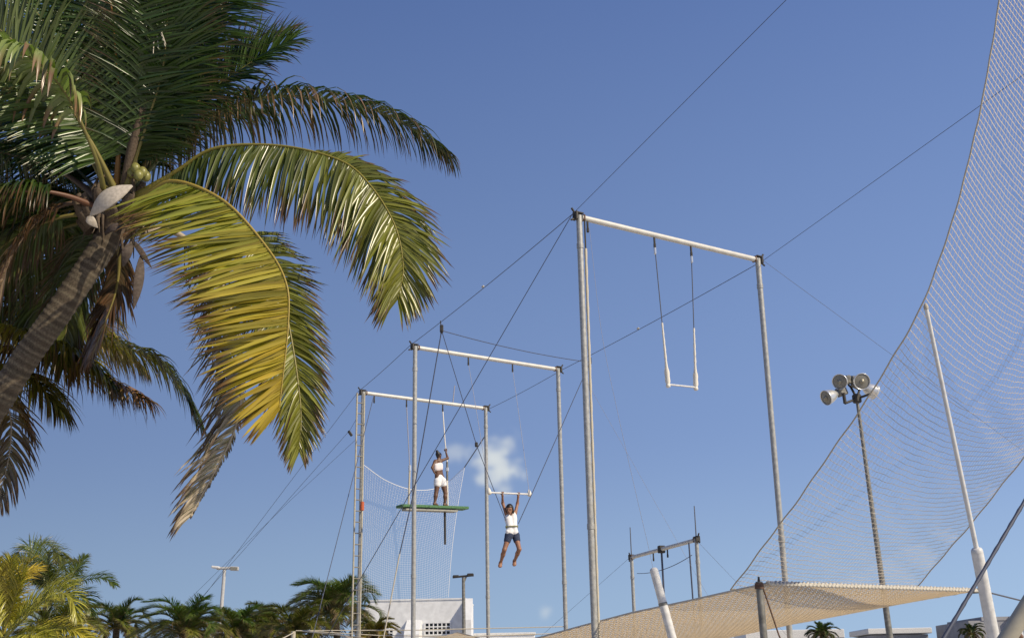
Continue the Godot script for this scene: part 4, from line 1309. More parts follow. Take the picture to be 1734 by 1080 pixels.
		[[Vector3(-4.170, 6.660, -11.400), Vector3(-4.732, 7.495, -11.900), Vector3(-5.489, 8.234, -12.300), Vector3(-6.517, 8.810, -12.600)], {"len": 0.95, "up0": Vector3(0.2, 0.6, 0.7), "c0": DEEP, "c1": GREEN, "droop": 1.2, "a0": 80.0}],
		[[Vector3(-3.979, 6.613, -11.300), Vector3(-3.840, 7.356, -11.800), Vector3(-3.454, 7.912, -12.200), Vector3(-2.918, 8.131, -12.500)], {"len": 0.8, "up0": Vector3(-0.2, 0.8, 0.5), "c0": DEEP, "c1": DEEP, "droop": 1.6, "a0": 78.0}],
		[[Vector3(-3.957, 6.438, -10.900), Vector3(-4.159, 6.882, -10.600), Vector3(-4.543, 7.477, -10.300), Vector3(-5.074, 7.930, -10.000)], {"len": 0.95, "up0": Vector3(0.4, 0.1, 1), "c0": GREEN, "c1": SAGE, "droop": 0.4, "a0": 84.0, "a1": 50.0, "dry": 0.05}],
		[[Vector3(-3.868, 6.436, -10.900), Vector3(-3.646, 7.051, -10.700), Vector3(-3.452, 7.632, -10.500), Vector3(-3.393, 8.453, -10.300)], {"len": 0.9, "up0": Vector3(0.1, 0.1, 1), "c0": DEEP, "c1": GREEN, "droop": 0.5, "a0": 70.0, "a1": 40.0}],
		[[Vector3(-4.279, 6.495, -11.400), Vector3(-4.933, 6.859, -11.900), Vector3(-5.627, 6.974, -12.300), Vector3(-6.404, 6.752, -12.600)], {"len": 1.0, "c0": DEEP, "c1": OLIVE, "droop": 2.4, "dry": 0.3}],
		[[Vector3(-4.277, 6.437, -11.500), Vector3(-4.798, 6.410, -12.000), Vector3(-5.175, 6.081, -12.400), Vector3(-5.286, 5.494, -12.500)], {"len": 0.8, "c0": GREEN, "c1": OLIVE, "droop": 1.8, "dry": 0.3, "a0": 65.0}],
		[[Vector3(-4.154, 6.260, -11.000), Vector3(-4.594, 6.205, -11.000), Vector3(-5.042, 5.960, -11.000), Vector3(-5.404, 5.530, -11.000)], {"len": 0.75, "c0": GREEN, "c1": OLIVE, "droop": 2.6, "dry": 0.35, "start": 0.25}],
	]
	var number := 1
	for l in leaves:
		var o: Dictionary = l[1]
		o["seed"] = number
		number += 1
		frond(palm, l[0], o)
	# crown: leaf bases, fibre, spathes, young nuts
	var r := RandomNumberGenerator.new()
	r.seed = 21
	var heart: Vector3 = Vector3(-3.950, 6.320, -11.000)
	for i in 26:
		var az := TAU * i * 0.381966
		var out := Vector3(cos(az), 0, sin(az))
		var low := heart + Vector3(-0.09, -0.18, 0.0) * r.randf_range(0.2, 1.6) + out * 0.13
		var tip := low + out * r.randf_range(0.10, 0.22) + Vector3.UP * r.randf_range(0.05, 0.35)
		var st := st_new()
		tube(st, [low, low.lerp(tip, 0.5) + out * 0.03, tip], [0.075, 0.06, 0.03], 8)
		part("leaf_base", st.commit(), "fibre", palm)
	for i in 40:
		var az := r.randf() * TAU
		var out := Vector3(cos(az), 0, sin(az))
		var p := heart + out * r.randf_range(0.10, 0.24) + Vector3.UP * r.randf_range(-0.25, 0.35)
		var st := st_new()
		var len := r.randf_range(0.2, 0.5)
		tube(st, [p, p + out * 0.06 + Vector3.DOWN * len * 0.4, p + out * 0.05 + Vector3.DOWN * len + Vector3(r.randf_range(-0.08, 0.08), 0, r.randf_range(-0.08, 0.08))], [0.014, 0.02, 0.003], 5)
		part("fibre", st.commit(), "fibre", palm)
	# brown sheath rising in the middle and the dry flower stalk
	for e in [[[Vector3(-3.900, 6.469, -10.900), Vector3(-3.782, 6.850, -10.750), Vector3(-3.676, 7.256, -10.650), Vector3(-3.617, 7.626, -10.600)], [0.03, 0.05, 0.04, 0.008]], [[Vector3(-3.851, 6.597, -10.900), Vector3(-3.690, 7.084, -10.700), Vector3(-3.534, 7.701, -10.500), Vector3(-3.568, 8.248, -10.400)], [0.02, 0.03, 0.025, 0.03]]]:
		var st := st_new()
		tube(st, catmull(e[0], 4), e[1], 8)
		part("sheath", st.commit(), "fibre", palm)
	for i in 14:
		var q: Vector3 = Vector3(-3.582, 8.038, -10.500)
		var d := Vector3(r.randf_range(-0.22, 0.22), r.randf_range(-0.30, 0.10), r.randf_range(-0.1, 0.25))
		var st := st_new()
		tube(st, [q, q + d * 0.5 + Vector3.UP * 0.05, q + d + Vector3.DOWN * 0.08], [0.012, 0.009, 0.004], 5)
		part("flower_twig", st.commit(), "tan_rope", palm)
	spathe(palm, Vector3(-3.965, 5.941, -10.300), Vector3(-3.559, 6.196, -10.200), 0.10, "spathe", Vector3(0.1, 0.2, 1))
	spathe(palm, Vector3(-4.108, 6.055, -10.600), Vector3(-4.001, 5.942, -10.600), 0.045, "spathe", Vector3(0, 0, 1))
	spathe(palm, Vector3(-3.787, 5.610, -10.800), Vector3(-3.727, 5.868, -10.800), 0.05, "dark_spathe", Vector3(0.3, 0, 1))
	spathe(palm, Vector3(-3.619, 5.742, -10.800), Vector3(-3.632, 5.155, -10.750), 0.05, "dark_spathe", Vector3(0.6, 0, 1))
	spathe(palm, Vector3(-3.740, 5.906, -10.850), Vector3(-3.510, 5.592, -10.800), 0.03, "dark_spathe", Vector3(0.2, 0, 1))
	spathe(palm, Vector3(-3.982, 5.934, -10.750), Vector3(-3.739, 5.983, -10.700), 0.05, "dark_spathe", Vector3(0, 0.3, 1))
	for e in [Vector3(-3.730, 6.629, -10.750), Vector3(-3.639, 6.560, -10.700), Vector3(-3.660, 6.505, -10.650), Vector3(-3.617, 6.537, -10.750), Vector3(-3.779, 6.602, -10.800)]:
		var st := st_new()
		var nut := lathe(e, Vector3(0.2, -1, 0.2).normalized(), [[0.0, -0.06], [0.03, -0.05], [0.048, -0.015], [0.045, 0.02], [0.025, 0.05], [0.0, 0.06]], 14)
		part("coconut", nut, "coconut", palm)
		tube(st, [e + Vector3.UP * 0.05, heart + Vector3(0.1, 0.25, 0.12)], [0.012, 0.016], 6)
		part("nut_stalk", st.commit(), "fibre", palm)

	# ---- the second palm behind it, crown just outside the frame
	var crown: Vector3 = Vector3(-6.406, 5.561, -13.000)
	var second := thing("coconut_palm", "coconut palm behind the leaning trunk with brown and green drooping leaves", "palm tree", Vector3(crown.x - 0.5, 0, crown.z))
	trunk(second, [second.position, second.position.lerp(crown, 0.5) + Vector3(-0.1, 0, 0), crown], 0.2, 0.16, 9, 16)
	var more := [
		[[Vector3(-6.406, 5.561, -13.000), Vector3(-5.826, 5.794, -13.100), Vector3(-5.239, 5.741, -13.200), Vector3(-4.703, 5.565, -13.300), Vector3(-4.271, 5.411, -13.400), Vector3(-3.942, 5.079, -13.500), Vector3(-3.707, 4.669, -13.500)], {"len": 0.70, "n": 150, "wide": 0.019, "c0": GOLD * 0.9, "c1": GREEN, "droop": 2.2, "dry": 0.25, "ragged": 0.25, "start": 0.25}],
		[[Vector3(-6.303, 5.465, -12.800), Vector3(-5.702, 5.326, -12.600), Vector3(-5.151, 5.191, -12.400), Vector3(-4.580, 4.966, -12.300), Vector3(-3.911, 4.615, -12.200)], {"len": 0.78, "n": 130, "wide": 0.019, "c0": GOLD * 1.3, "c1": Color(0.26, 0.13, 0.07), "droop": 2.6, "dry": 0.45, "ragged": 0.35, "start": 0.2, "rib": Color(0.36, 0.2, 0.12)}],
		[[Vector3(-6.500, 5.586, -13.200), Vector3(-6.179, 5.845, -13.600), Vector3(-5.780, 6.042, -13.900), Vector3(-5.374, 6.019, -14.100), Vector3(-5.016, 5.772, -14.200)], {"len": 1.05, "n": 140, "wide": 0.020, "c0": GOLD * 1.2, "c1": GOLD * 0.8, "droop": 1.7, "dry": 0.25, "start": 0.2}],
		[[Vector3(-6.245, 5.366, -12.700), Vector3(-5.789, 5.030, -12.500), Vector3(-5.461, 4.602, -12.400), Vector3(-5.370, 4.139, -12.350), Vector3(-5.410, 3.568, -12.300)], {"len": 0.55, "n": 70, "up0": Vector3(0.7, 0.5, 0.4), "up1": Vector3(0.5, 0.0, 0.9), "c0": Color(0.22, 0.13, 0.06), "c1": Color(0.18, 0.15, 0.12), "droop": 1.4, "a0": 60.0, "dry": 0.4, "ragged": 0.2, "rib": BONE, "start": 0.15}],
		[[Vector3(-6.356, 5.531, -12.900), Vector3(-5.999, 5.071, -12.900), Vector3(-5.635, 4.790, -12.900), Vector3(-5.393, 4.381, -12.900)], {"len": 0.5, "n": 60, "c0": BROWN, "c1": ORANGE * 0.7, "droop": 1.9, "dry": 0.5, "ragged": 0.35, "start": 0.2}],
		[[Vector3(-6.419, 5.668, -13.000), Vector3(-6.239, 6.168, -13.000), Vector3(-5.845, 6.343, -13.000), Vector3(-5.480, 6.153, -13.000), Vector3(-5.272, 5.788, -13.000)], {"len": 0.55, "n": 60, "c0": STRAW, "c1": BROWN, "droop": 2.2, "dry": 0.5, "ragged": 0.35, "start": 0.25}],
		[[Vector3(-6.365, 5.601, -12.900), Vector3(-6.069, 5.666, -12.900), Vector3(-5.732, 5.680, -12.900), Vector3(-5.485, 5.647, -12.900)], {"len": 0.4, "n": 40, "c0": LIME * 0.8, "c1": GREEN, "droop": 1.2, "a0": 45.0, "dry": 0.1, "start": 0.3}],
		[[Vector3(-6.518, 5.731, -13.200), Vector3(-6.529, 6.537, -13.400), Vector3(-6.334, 7.227, -13.600), Vector3(-6.004, 7.543, -13.800)], {"len": 0.8, "n": 60, "c0": GREEN, "c1": OLIVE, "droop": 1.6, "dry": 0.3, "start": 0.2}],
		[[Vector3(-6.518, 5.731, -13.200), Vector3(-6.374, 6.300, -13.600), Vector3(-5.949, 6.626, -13.900), Vector3(-5.458, 6.563, -14.200), Vector3(-5.006, 6.151, -14.300)], {"len": 0.75, "n": 70, "c0": GREEN, "c1": OLIVE, "droop": 1.9, "dry": 0.35, "ragged": 0.25, "start": 0.2}],
	]
	for extra in [[Vector3(-6.213, 5.474, -12.600), Vector3(-5.589, 5.439, -12.300), Vector3(-5.043, 5.269, -12.100), Vector3(-4.609, 5.068, -12.000), Vector3(-4.238, 4.739, -12.000)], [Vector3(-6.249, 5.400, -12.700), Vector3(-5.699, 5.095, -12.500), Vector3(-5.210, 4.900, -12.300), Vector3(-4.852, 4.543, -12.200)], [Vector3(-6.603, 5.683, -13.400), Vector3(-6.204, 6.070, -13.600), Vector3(-5.640, 6.123, -13.800), Vector3(-5.075, 5.914, -13.900), Vector3(-4.599, 5.479, -14.000)]]:
		more.append([extra, {"len": 0.75, "n": 140, "wide": 0.018, "c0": GOLD * 1.1, "c1": OLIVE, "droop": 2.0, "dry": 0.3, "start": 0.2}])
	for l in more:
		var o: Dictionary = l[1]
		o["seed"] = number
		number += 1
		frond(second, l[0], o)

	# ---- palms along the bottom
	shaped_palm("golden yellow palm with upright leaves at the lower left corner", [Vector3(-12.725, 3.119, -30.000)], [
		[Vector3(-12.725, 3.119, -30.000), Vector3(-12.740, 4.042, -30.000), Vector3(-12.688, 4.909, -30.000)], [Vector3(-12.696, 3.119, -30.000), Vector3(-12.435, 3.880, -29.800), Vector3(-12.173, 4.643, -29.600), Vector3(-11.942, 4.862, -29.400)],
		[Vector3(-12.754, 3.120, -30.000), Vector3(-13.034, 4.048, -30.000), Vector3(-13.065, 4.843, -30.000)], [Vector3(-12.667, 3.118, -30.000), Vector3(-12.044, 3.724, -29.700), Vector3(-11.389, 4.114, -29.400), Vector3(-10.797, 4.255, -29.200)],
		[Vector3(-12.549, 3.066, -29.800), Vector3(-11.798, 3.583, -29.300), Vector3(-11.153, 3.981, -29.000), Vector3(-10.677, 3.916, -28.800), Vector3(-10.427, 3.426, -28.700)], [Vector3(-12.517, 3.037, -29.800), Vector3(-11.610, 3.137, -29.300), Vector3(-10.797, 3.218, -29.000), Vector3(-10.140, 2.953, -28.800)],
		[Vector3(-12.717, 3.085, -30.200), Vector3(-12.700, 3.661, -30.800), Vector3(-12.411, 4.005, -31.200), Vector3(-11.977, 4.101, -31.400)], [Vector3(-12.861, 3.096, -30.400), Vector3(-13.102, 3.827, -31.000), Vector3(-13.160, 4.529, -31.400), Vector3(-12.769, 4.909, -31.800)],
		[Vector3(-12.430, 3.000, -29.600), Vector3(-11.767, 3.072, -29.000), Vector3(-11.222, 2.995, -28.700), Vector3(-10.776, 2.753, -28.500)], [Vector3(-12.551, 3.057, -29.600), Vector3(-12.841, 3.707, -29.200), Vector3(-13.031, 4.252, -29.000)],
	], 0.78, LIME * 1.5, GOLD * 1.35, 201)
	shaped_palm("dark green palm rising behind the golden palm, its long leaves reaching right", [Vector3(-15.505, 4.924, -40.000)], [
		[Vector3(-15.505, 4.924, -40.000), Vector3(-16.046, 5.995, -40.000), Vector3(-16.374, 6.490, -40.000), Vector3(-16.711, 6.300, -40.000), Vector3(-16.885, 5.720, -40.000)], [Vector3(-15.505, 4.924, -40.000), Vector3(-16.007, 6.025, -40.300), Vector3(-16.263, 6.616, -40.600), Vector3(-15.991, 6.585, -40.900), Vector3(-15.576, 5.890, -41.000)],
		[Vector3(-15.505, 4.924, -40.000), Vector3(-16.040, 5.561, -39.500), Vector3(-16.445, 5.806, -39.000), Vector3(-16.711, 5.397, -38.600)], [Vector3(-15.427, 4.923, -40.000), Vector3(-15.142, 5.336, -40.400), Vector3(-14.976, 5.810, -40.700), Vector3(-14.858, 6.215, -41.000)],
		[Vector3(-15.427, 4.923, -40.000), Vector3(-14.715, 5.172, -39.700), Vector3(-14.038, 5.352, -39.500), Vector3(-13.539, 5.353, -39.400), Vector3(-13.157, 5.110, -39.300)], [Vector3(-15.421, 4.865, -40.000), Vector3(-14.691, 4.951, -39.800), Vector3(-14.153, 4.736, -39.600), Vector3(-13.869, 4.105, -39.500)],
		[Vector3(-15.505, 4.924, -40.000), Vector3(-15.514, 5.752, -39.600), Vector3(-15.288, 6.197, -39.300), Vector3(-14.767, 5.964, -39.000)], [Vector3(-15.505, 4.924, -40.000), Vector3(-15.856, 5.281, -39.600), Vector3(-16.178, 5.252, -39.200), Vector3(-16.438, 4.866, -39.000)],
		[Vector3(-15.460, 4.866, -40.000), Vector3(-14.924, 4.694, -39.600), Vector3(-14.486, 4.297, -39.400), Vector3(-14.282, 3.731, -39.300)], [Vector3(-15.500, 4.867, -40.000), Vector3(-15.091, 4.415, -39.600), Vector3(-14.940, 3.845, -39.500), Vector3(-14.933, 3.382, -39.500)],
		[Vector3(-15.505, 4.924, -40.000), Vector3(-15.466, 5.839, -40.500), Vector3(-15.312, 6.084, -41.000), Vector3(-15.224, 5.832, -41.500)], [Vector3(-15.505, 4.924, -40.000), Vector3(-16.407, 5.867, -40.600), Vector3(-17.190, 6.240, -41.200), Vector3(-17.788, 6.091, -41.600)],
	], 0.72, GREEN, OLIVE, 202)
	distant_palm("olive palm low between the golden palm and the dark palm", Vector3(-13.755, 3.277, -36.000), 1.6, 20, 103, OLIVE, LIME, 0.2, Vector3(0.9, 0, 0), 5)
	distant_palm("smallest palm top between the lower left group and the lamp post", Vector3(-14.871, 4.076, -45.000), 1.4, 20, 104, GREEN, LIME)
	distant_palm("bushy green palm just left of the pale lamp post", Vector3(-11.502, 3.709, -42.000), 1.7, 30, 105, GREEN * 1.5, LIME * 0.8, 0.1, Vector3(-0.8, 0, 0), 3)
	distant_palm("green palm just right of the pale lamp post", Vector3(-10.631, 3.830, -46.000), 1.6, 28, 106, GREEN * 1.5, LIME * 0.8, 0.3, Vector3(0.7, 0, 0), 6)
	distant_palm("brownish olive palm midway between lamp post and ladder", Vector3(-9.933, 3.996, -48.000), 1.5, 28, 107, OLIVE * 1.4, STRAW * 0.7, 0.6, Vector3(0.3, 0, 0), 9)
	distant_palm("tallest dark palm of the bottom row, left of the ladder", Vector3(-6.670, 4.435, -44.000), 2.0, 32, 108, GREEN * 1.4, OLIVE * 1.3, 0.1, Vector3(-1.0, 0, 0), 5)
	distant_palm("low olive palm in front of the tall dark one, behind the stake", Vector3(-7.668, 3.540, -42.000), 1.5, 24, 109, OLIVE, LIME, 0.2)
	distant_palm("small palm under the tan catch net at the lower right", Vector3(17.401, 4.309, -70.000), 1.0, 22, 110, GREEN, DEEP)
	distant_palm("dark bushy palm beside the grey building at lower right", Vector3(22.266, 3.842, -60.000), 0.7, 16, 111, DEEP, GREEN)
	distant_palm("low golden shrubby palm at the ladder's foot", Vector3(-4.746, 3.419, -40.000), 0.9, 16, 112, OLIVE, GOLD)


# a boat shaped woody sheath between two points
func spathe(palm: Node3D, a: Vector3, b: Vector3, wide: float, material: String, facing: Vector3) -> void:
	var along := (b - a).normalized()
	var s := along.cross(facing).normalized()
	var f := s.cross(along)
	var st := st_new()
	var n := 14
	var m := 8
	var point := func(i: int, j: int, thick: float) -> Vector3:
		var u := float(i) / n
		var w := wide * pow(sin(PI * clampf(u, 0.02, 0.985)), 0.8)
		var ang := lerpf(-1.25, 1.25, float(j) / m)
		return a.lerp(b, u) + s * sin(ang) * w + f * (cos(ang) * w * 0.3 - thick + 0.05 * sin(PI * u))
	for i in n:
		for j in m:
			for thick in [0.0, 0.012]:
				var q := [point.call(i, j, thick), point.call(i + 1, j, thick), point.call(i + 1, j + 1, thick), point.call(i, j + 1, thick)]
				for e in ([0, 1, 2, 0, 2, 3] if thick > 0.0 else [0, 2, 1, 0, 3, 2]):
					st.set_smooth_group(0 if thick > 0.0 else 1)
					st.add_vertex(q[e])
	st.generate_normals()
	part("spathe", st.commit(), material, palm)

# ---------------------------------------------------------------- people

# a closed skin round tapered capsules [a, b, radius a, radius b], joined smoothly (surface nets)
func skin_over(caps: Array, k: float, cell: float) -> Array:
	var lo := Vector3.ONE * 1e9
	var hi := Vector3.ONE * -1e9
	for c in caps:
		var r := maxf(c[2], c[3])
		lo = lo.min(c[0] - Vector3.ONE * r).min(c[1] - Vector3.ONE * r)
		hi = hi.max(c[0] + Vector3.ONE * r).max(c[1] + Vector3.ONE * r)
	lo -= Vector3.ONE * cell * 3.0
	hi += Vector3.ONE * cell * 3.0
	var nx := int((hi.x - lo.x) / cell) + 2
	var ny := int((hi.y - lo.y) / cell) + 2
	var nz := int((hi.z - lo.z) / cell) + 2
	var acc := PackedFloat32Array()
	acc.resize(nx * ny * nz)
	var margin := k * 5.0 + cell * 1.5
	for c in caps:
		var a: Vector3 = c[0]
		var b: Vector3 = c[1]
		var ra: float = c[2]
		var rb: float = c[3]
		var ba := b - a
		var bb := maxf(ba.length_squared(), 1e-9)
		var r := maxf(ra, rb) + margin
		var p0 := ((a.min(b) - Vector3.ONE * r - lo) / cell).floor()
		var p1 := ((a.max(b) + Vector3.ONE * r - lo) / cell).ceil()
		for z in range(maxi(0, int(p0.z)), mini(nz, int(p1.z) + 1)):
			for y in range(maxi(0, int(p0.y)), mini(ny, int(p1.y) + 1)):
				var row := (z * ny + y) * nx
				for x in range(maxi(0, int(p0.x)), mini(nx, int(p1.x) + 1)):
					var p := lo + Vector3(x, y, z) * cell
					var h := clampf((p - a).dot(ba) / bb, 0.0, 1.0)
					var d := (p - a - ba * h).length() - lerpf(ra, rb, h)
					if d < margin:
						acc[row + x] += exp(-d / k)
	var field := func(x: int, y: int, z: int) -> float:
		var s := acc[(z * ny + y) * nx + x]
		return -k * log(s) if s > 1e-12 else margin
	var verts := PackedVector3Array()
	var norms := PackedVector3Array()
	var index := PackedInt32Array()
	var slot := {}
	for z in range(0, nz - 1):
		for y in range(0, ny - 1):
			var row := (z * ny + y) * nx
			for x in range(0, nx - 1):
				var i := row + x
				# acc > 1 is inside
				var inside := 0
				var base := [i, i + 1, i + nx, i + nx + 1, i + nx * ny, i + nx * ny + 1, i + nx * ny + nx, i + nx * ny + nx + 1]
				for q in base:
					if acc[q] > 1.0:
						inside += 1
				if inside == 0 or inside == 8:
					continue
				var f := []
				for q in base:
					f.append(-k * log(acc[q]) if acc[q] > 1e-12 else margin)
				var sum := Vector3.ZERO
				var n := 0
				for e in EDGES:
					var fa: float = f[e[0]]
					var fb: float = f[e[1]]
					if (fa < 0.0) != (fb < 0.0):
						var t := fa / (fa - fb)
						sum += CORNER[e[0]].lerp(CORNER[e[1]], t)
						n += 1
				slot[i] = verts.size()
				verts.append(lo + (Vector3(x, y, z) + sum / n) * cell)
				norms.append(Vector3((f[1] + f[3] + f[5] + f[7]) - (f[0] + f[2] + f[4] + f[6]), (f[2] + f[3] + f[6] + f[7]) - (f[0] + f[1] + f[4] + f[5]), (f[4] + f[5] + f[6] + f[7]) - (f[0] + f[1] + f[2] + f[3])).normalized())
	var step := [1, nx, nx * ny]
	for i in slot.keys():
		for ax in 3:
			var j: int = i + step[ax]
			if (acc[i] > 1.0) == (acc[j] > 1.0):
				continue
			var u: int = step[(ax + 1) % 3]
			var w: int = step[(ax + 2) % 3]
			if not (slot.has(i - u) and slot.has(i - w) and slot.has(i - u - w)):
				continue
			var a: int = slot[i]
			var b: int = slot[i - u]
			var c: int = slot[i - u - w]
			var d: int = slot[i - w]
			if acc[i] > 1.0:
				index.append_array(PackedInt32Array([a, c, b, a, d, c]))
			else:
				index.append_array(PackedInt32Array([a, b, c, a, c, d]))
	return [verts, norms, index]

const EDGES := [[0, 1], [2, 3], [4, 5], [6, 7], [0, 2], [1, 3], [4, 6], [5, 7], [0, 4], [1, 5], [2, 6], [3, 7]]
const CORNER := [Vector3(0, 0, 0), Vector3(1, 0, 0), Vector3(0, 1, 0), Vector3(1, 1, 0), Vector3(0, 0, 1), Vector3(1, 0, 1), Vector3(0, 1, 1), Vector3(1, 1, 1)]


func joined(pieces: Array) -> ArrayMesh:
	var v := PackedVector3Array()
	var n := PackedVector3Array()
	var ix := PackedInt32Array()
	for p in pieces:
		var first := v.size()
		v.append_array(p[0])
		n.append_array(p[1])
		for i in p[2]:
			ix.append(i + first)
	var arrays := []
	arrays.resize(Mesh.ARRAY_MAX)
	arrays[Mesh.ARRAY_VERTEX] = v
	arrays[Mesh.ARRAY_NORMAL] = n
	arrays[Mesh.ARRAY_INDEX] = ix
	var m := ArrayMesh.new()
	m.add_surface_from_arrays(Mesh.PRIMITIVE_TRIANGLES, arrays)
	return m


func limb(caps: Array, pts: Array, radii: Array) -> void:
	for i in pts.size() - 1:
		caps.append([pts[i], pts[i + 1], radii[i], radii[i + 1]])


# a hand closed round a bar or rope: palm, five fingers, thumb. grip: a point on the axis; axis: the bar; from: the wrist
func gripping_hand(wrist: Vector3, grip: Vector3, axis: Vector3, bar_r: float, thumb_side: float, s := 0.9) -> Array:
	var caps := []
	var u := (grip - wrist)
	u = (u - axis * u.dot(axis)).normalized()
	var n := axis.cross(u).normalized()
	var r := bar_r + 0.0085
	var knuckle := grip - u * 0.006 - n * (r + 0.006)
	for i in 4:
		var o := axis * (i - 1.5) * 0.019 * s * thumb_side * -1.0
		var reach: float = [0.92, 1.0, 0.96, 0.8][i]
		caps.append([wrist, knuckle + o - u * 0.012, 0.019 * s, 0.0125 * s])
		var last := knuckle + o
		for j in 4:
			var a := lerpf(-0.55, 2.6 * reach, j / 3.0)
			var p := grip + o + (-n * cos(a) + u * sin(a)) * r
			caps.append([last, p, 0.0088 * s, 0.0082 * s])
			last = p
	# thumb from the palm's side near its base, closing against the fingers from below
	var t0 := wrist.lerp(knuckle, 0.35) + axis * 0.022 * thumb_side
	var t1 := grip - u * (r + 0.006) - n * 0.012 + axis * 0.036 * thumb_side
	var t2 := grip - u * (r + 0.001) + n * 0.018 + axis * 0.026 * thumb_side
	caps.append([wrist, t0, 0.016 * s, 0.014 * s])
	caps.append([t0, t1, 0.0125 * s, 0.0105 * s])
	caps.append([t1, t2, 0.0100 * s, 0.0085 * s])
	return skin_over(caps, 0.0022, 0.0042)


func relaxed_hand(wrist: Vector3, dir: Vector3, palm: Vector3, thumb_side: float) -> Array:
	var caps := []
	var side := dir.cross(palm).normalized() * thumb_side
	for i in 4:
		var o := side * (1.5 - i) * 0.018
		var len: float = [0.068, 0.076, 0.070, 0.056][i]
		var k := wrist + dir * 0.085 + o
		caps.append([wrist + o * 0.6, k, 0.018, 0.0125])
		var p1 := k + (dir * 0.92 + palm * 0.35).normalized() * len * 0.45
		var p2 := p1 + (dir * 0.7 + palm * 0.7).normalized() * len * 0.32
		var p3 := p2 + (dir * 0.35 + palm * 0.93).normalized() * len * 0.25
		caps.append([k, p1, 0.0092, 0.0086])
		caps.append([p1, p2, 0.0086, 0.0080])
		caps.append([p2, p3, 0.0080, 0.0070])
	var t0 := wrist + dir * 0.03 + side * 0.028
	var t1 := t0 + (dir * 0.75 + side * 0.6 + palm * 0.25).normalized() * 0.038
	var t2 := t1 + (dir * 0.9 + side * 0.2 + palm * 0.35).normalized() * 0.028
	caps.append([wrist, t0, 0.017, 0.0145])
	caps.append([t0, t1, 0.013, 0.0105])
	caps.append([t1, t2, 0.0102, 0.0085])
	return skin_over(caps, 0.0022, 0.0042)


func foot_caps(ankle: Vector3, toe_dir: Vector3, down: Vector3, s := 1.0) -> Array:
	# heel, arch and five toes
	var caps := []
	var side := toe_dir.cross(down).normalized()
	var heel := ankle - toe_dir * 0.035 * s + down * 0.045 * s
	caps.append([ankle, heel, 0.036 * s, 0.030 * s])
	caps.append([ankle, ankle + toe_dir * 0.10 * s + down * 0.045 * s, 0.036 * s, 0.026 * s])
	for i in 5:
		var o := side * (i - 2.0) * 0.016 * s
		var ball := ankle + toe_dir * 0.115 * s + down * 0.055 * s + o
		caps.append([heel, ball, 0.024 * s, 0.017 * s])
		caps.append([ball, ball + toe_dir * [0.052, 0.048, 0.043, 0.038, 0.032][i] * s, 0.0135 * s, 0.0095 * s])
	return caps


# head with face: fwd is where it looks, up the crown
func head_of(owner: Node3D, c: Vector3, fwd: Vector3, up: Vector3, s: float) -> Array:
	var side := fwd.cross(up).normalized()
	up = side.cross(fwd).normalized()
	var caps := []
	caps.append([c + up * 0.035 * s - fwd * 0.022 * s, c + up * 0.035 * s + fwd * 0.012 * s, 0.078 * s, 0.074 * s])
	caps.append([c + up * 0.01 * s + fwd * 0.022 * s, c - up * 0.072 * s + fwd * 0.052 * s, 0.062 * s, 0.030 * s])
	for q in [-1.0, 1.0]:
		caps.append([c - up * 0.01 * s + side * q * 0.045 * s, c - up * 0.075 * s + side * q * 0.018 * s + fwd * 0.045 * s, 0.030 * s, 0.020 * s])
		caps.append([c + up * 0.012 * s + side * q * 0.079 * s - fwd * 0.008 * s, c - up * 0.022 * s + side * q * 0.075 * s, 0.011 * s, 0.008 * s])
		caps.append([c + fwd * 0.075 * s + up * 0.030 * s + side * q * 0.015 * s, c + fwd * 0.066 * s + up * 0.030 * s + side * q * 0.040 * s, 0.009 * s, 0.008 * s])
	caps.append([c + fwd * 0.082 * s + up * 0.018 * s, c + fwd * 0.102 * s - up * 0.016 * s, 0.009 * s, 0.013 * s])
	caps.append([c + fwd * 0.078 * s - up * 0.046 * s - side * 0.016 * s, c + fwd * 0.078 * s - up * 0.046 * s + side * 0.016 * s, 0.011 * s, 0.011 * s])
	for q in [-1.0, 1.0]:
		part("eye", lathe(c + fwd * 0.078 * s + up * 0.010 * s + side * q * 0.031 * s, fwd, [[0.0, -0.008], [0.011, -0.003], [0.012, 0.002], [0.006, 0.008], [0.0, 0.009]], 10), "eye", owner)
	part("mouth", pipe([c + fwd * 0.085 * s - up * 0.047 * s - side * 0.021 * s, c + fwd * 0.091 * s - up * 0.048 * s, c + fwd * 0.085 * s - up * 0.047 * s + side * 0.021 * s], 0.0055 * s, 6), "lip", owner)
	return skin_over(caps, 0.007, 0.006)


func make_people() -> void:
	flyer()
	board_woman()


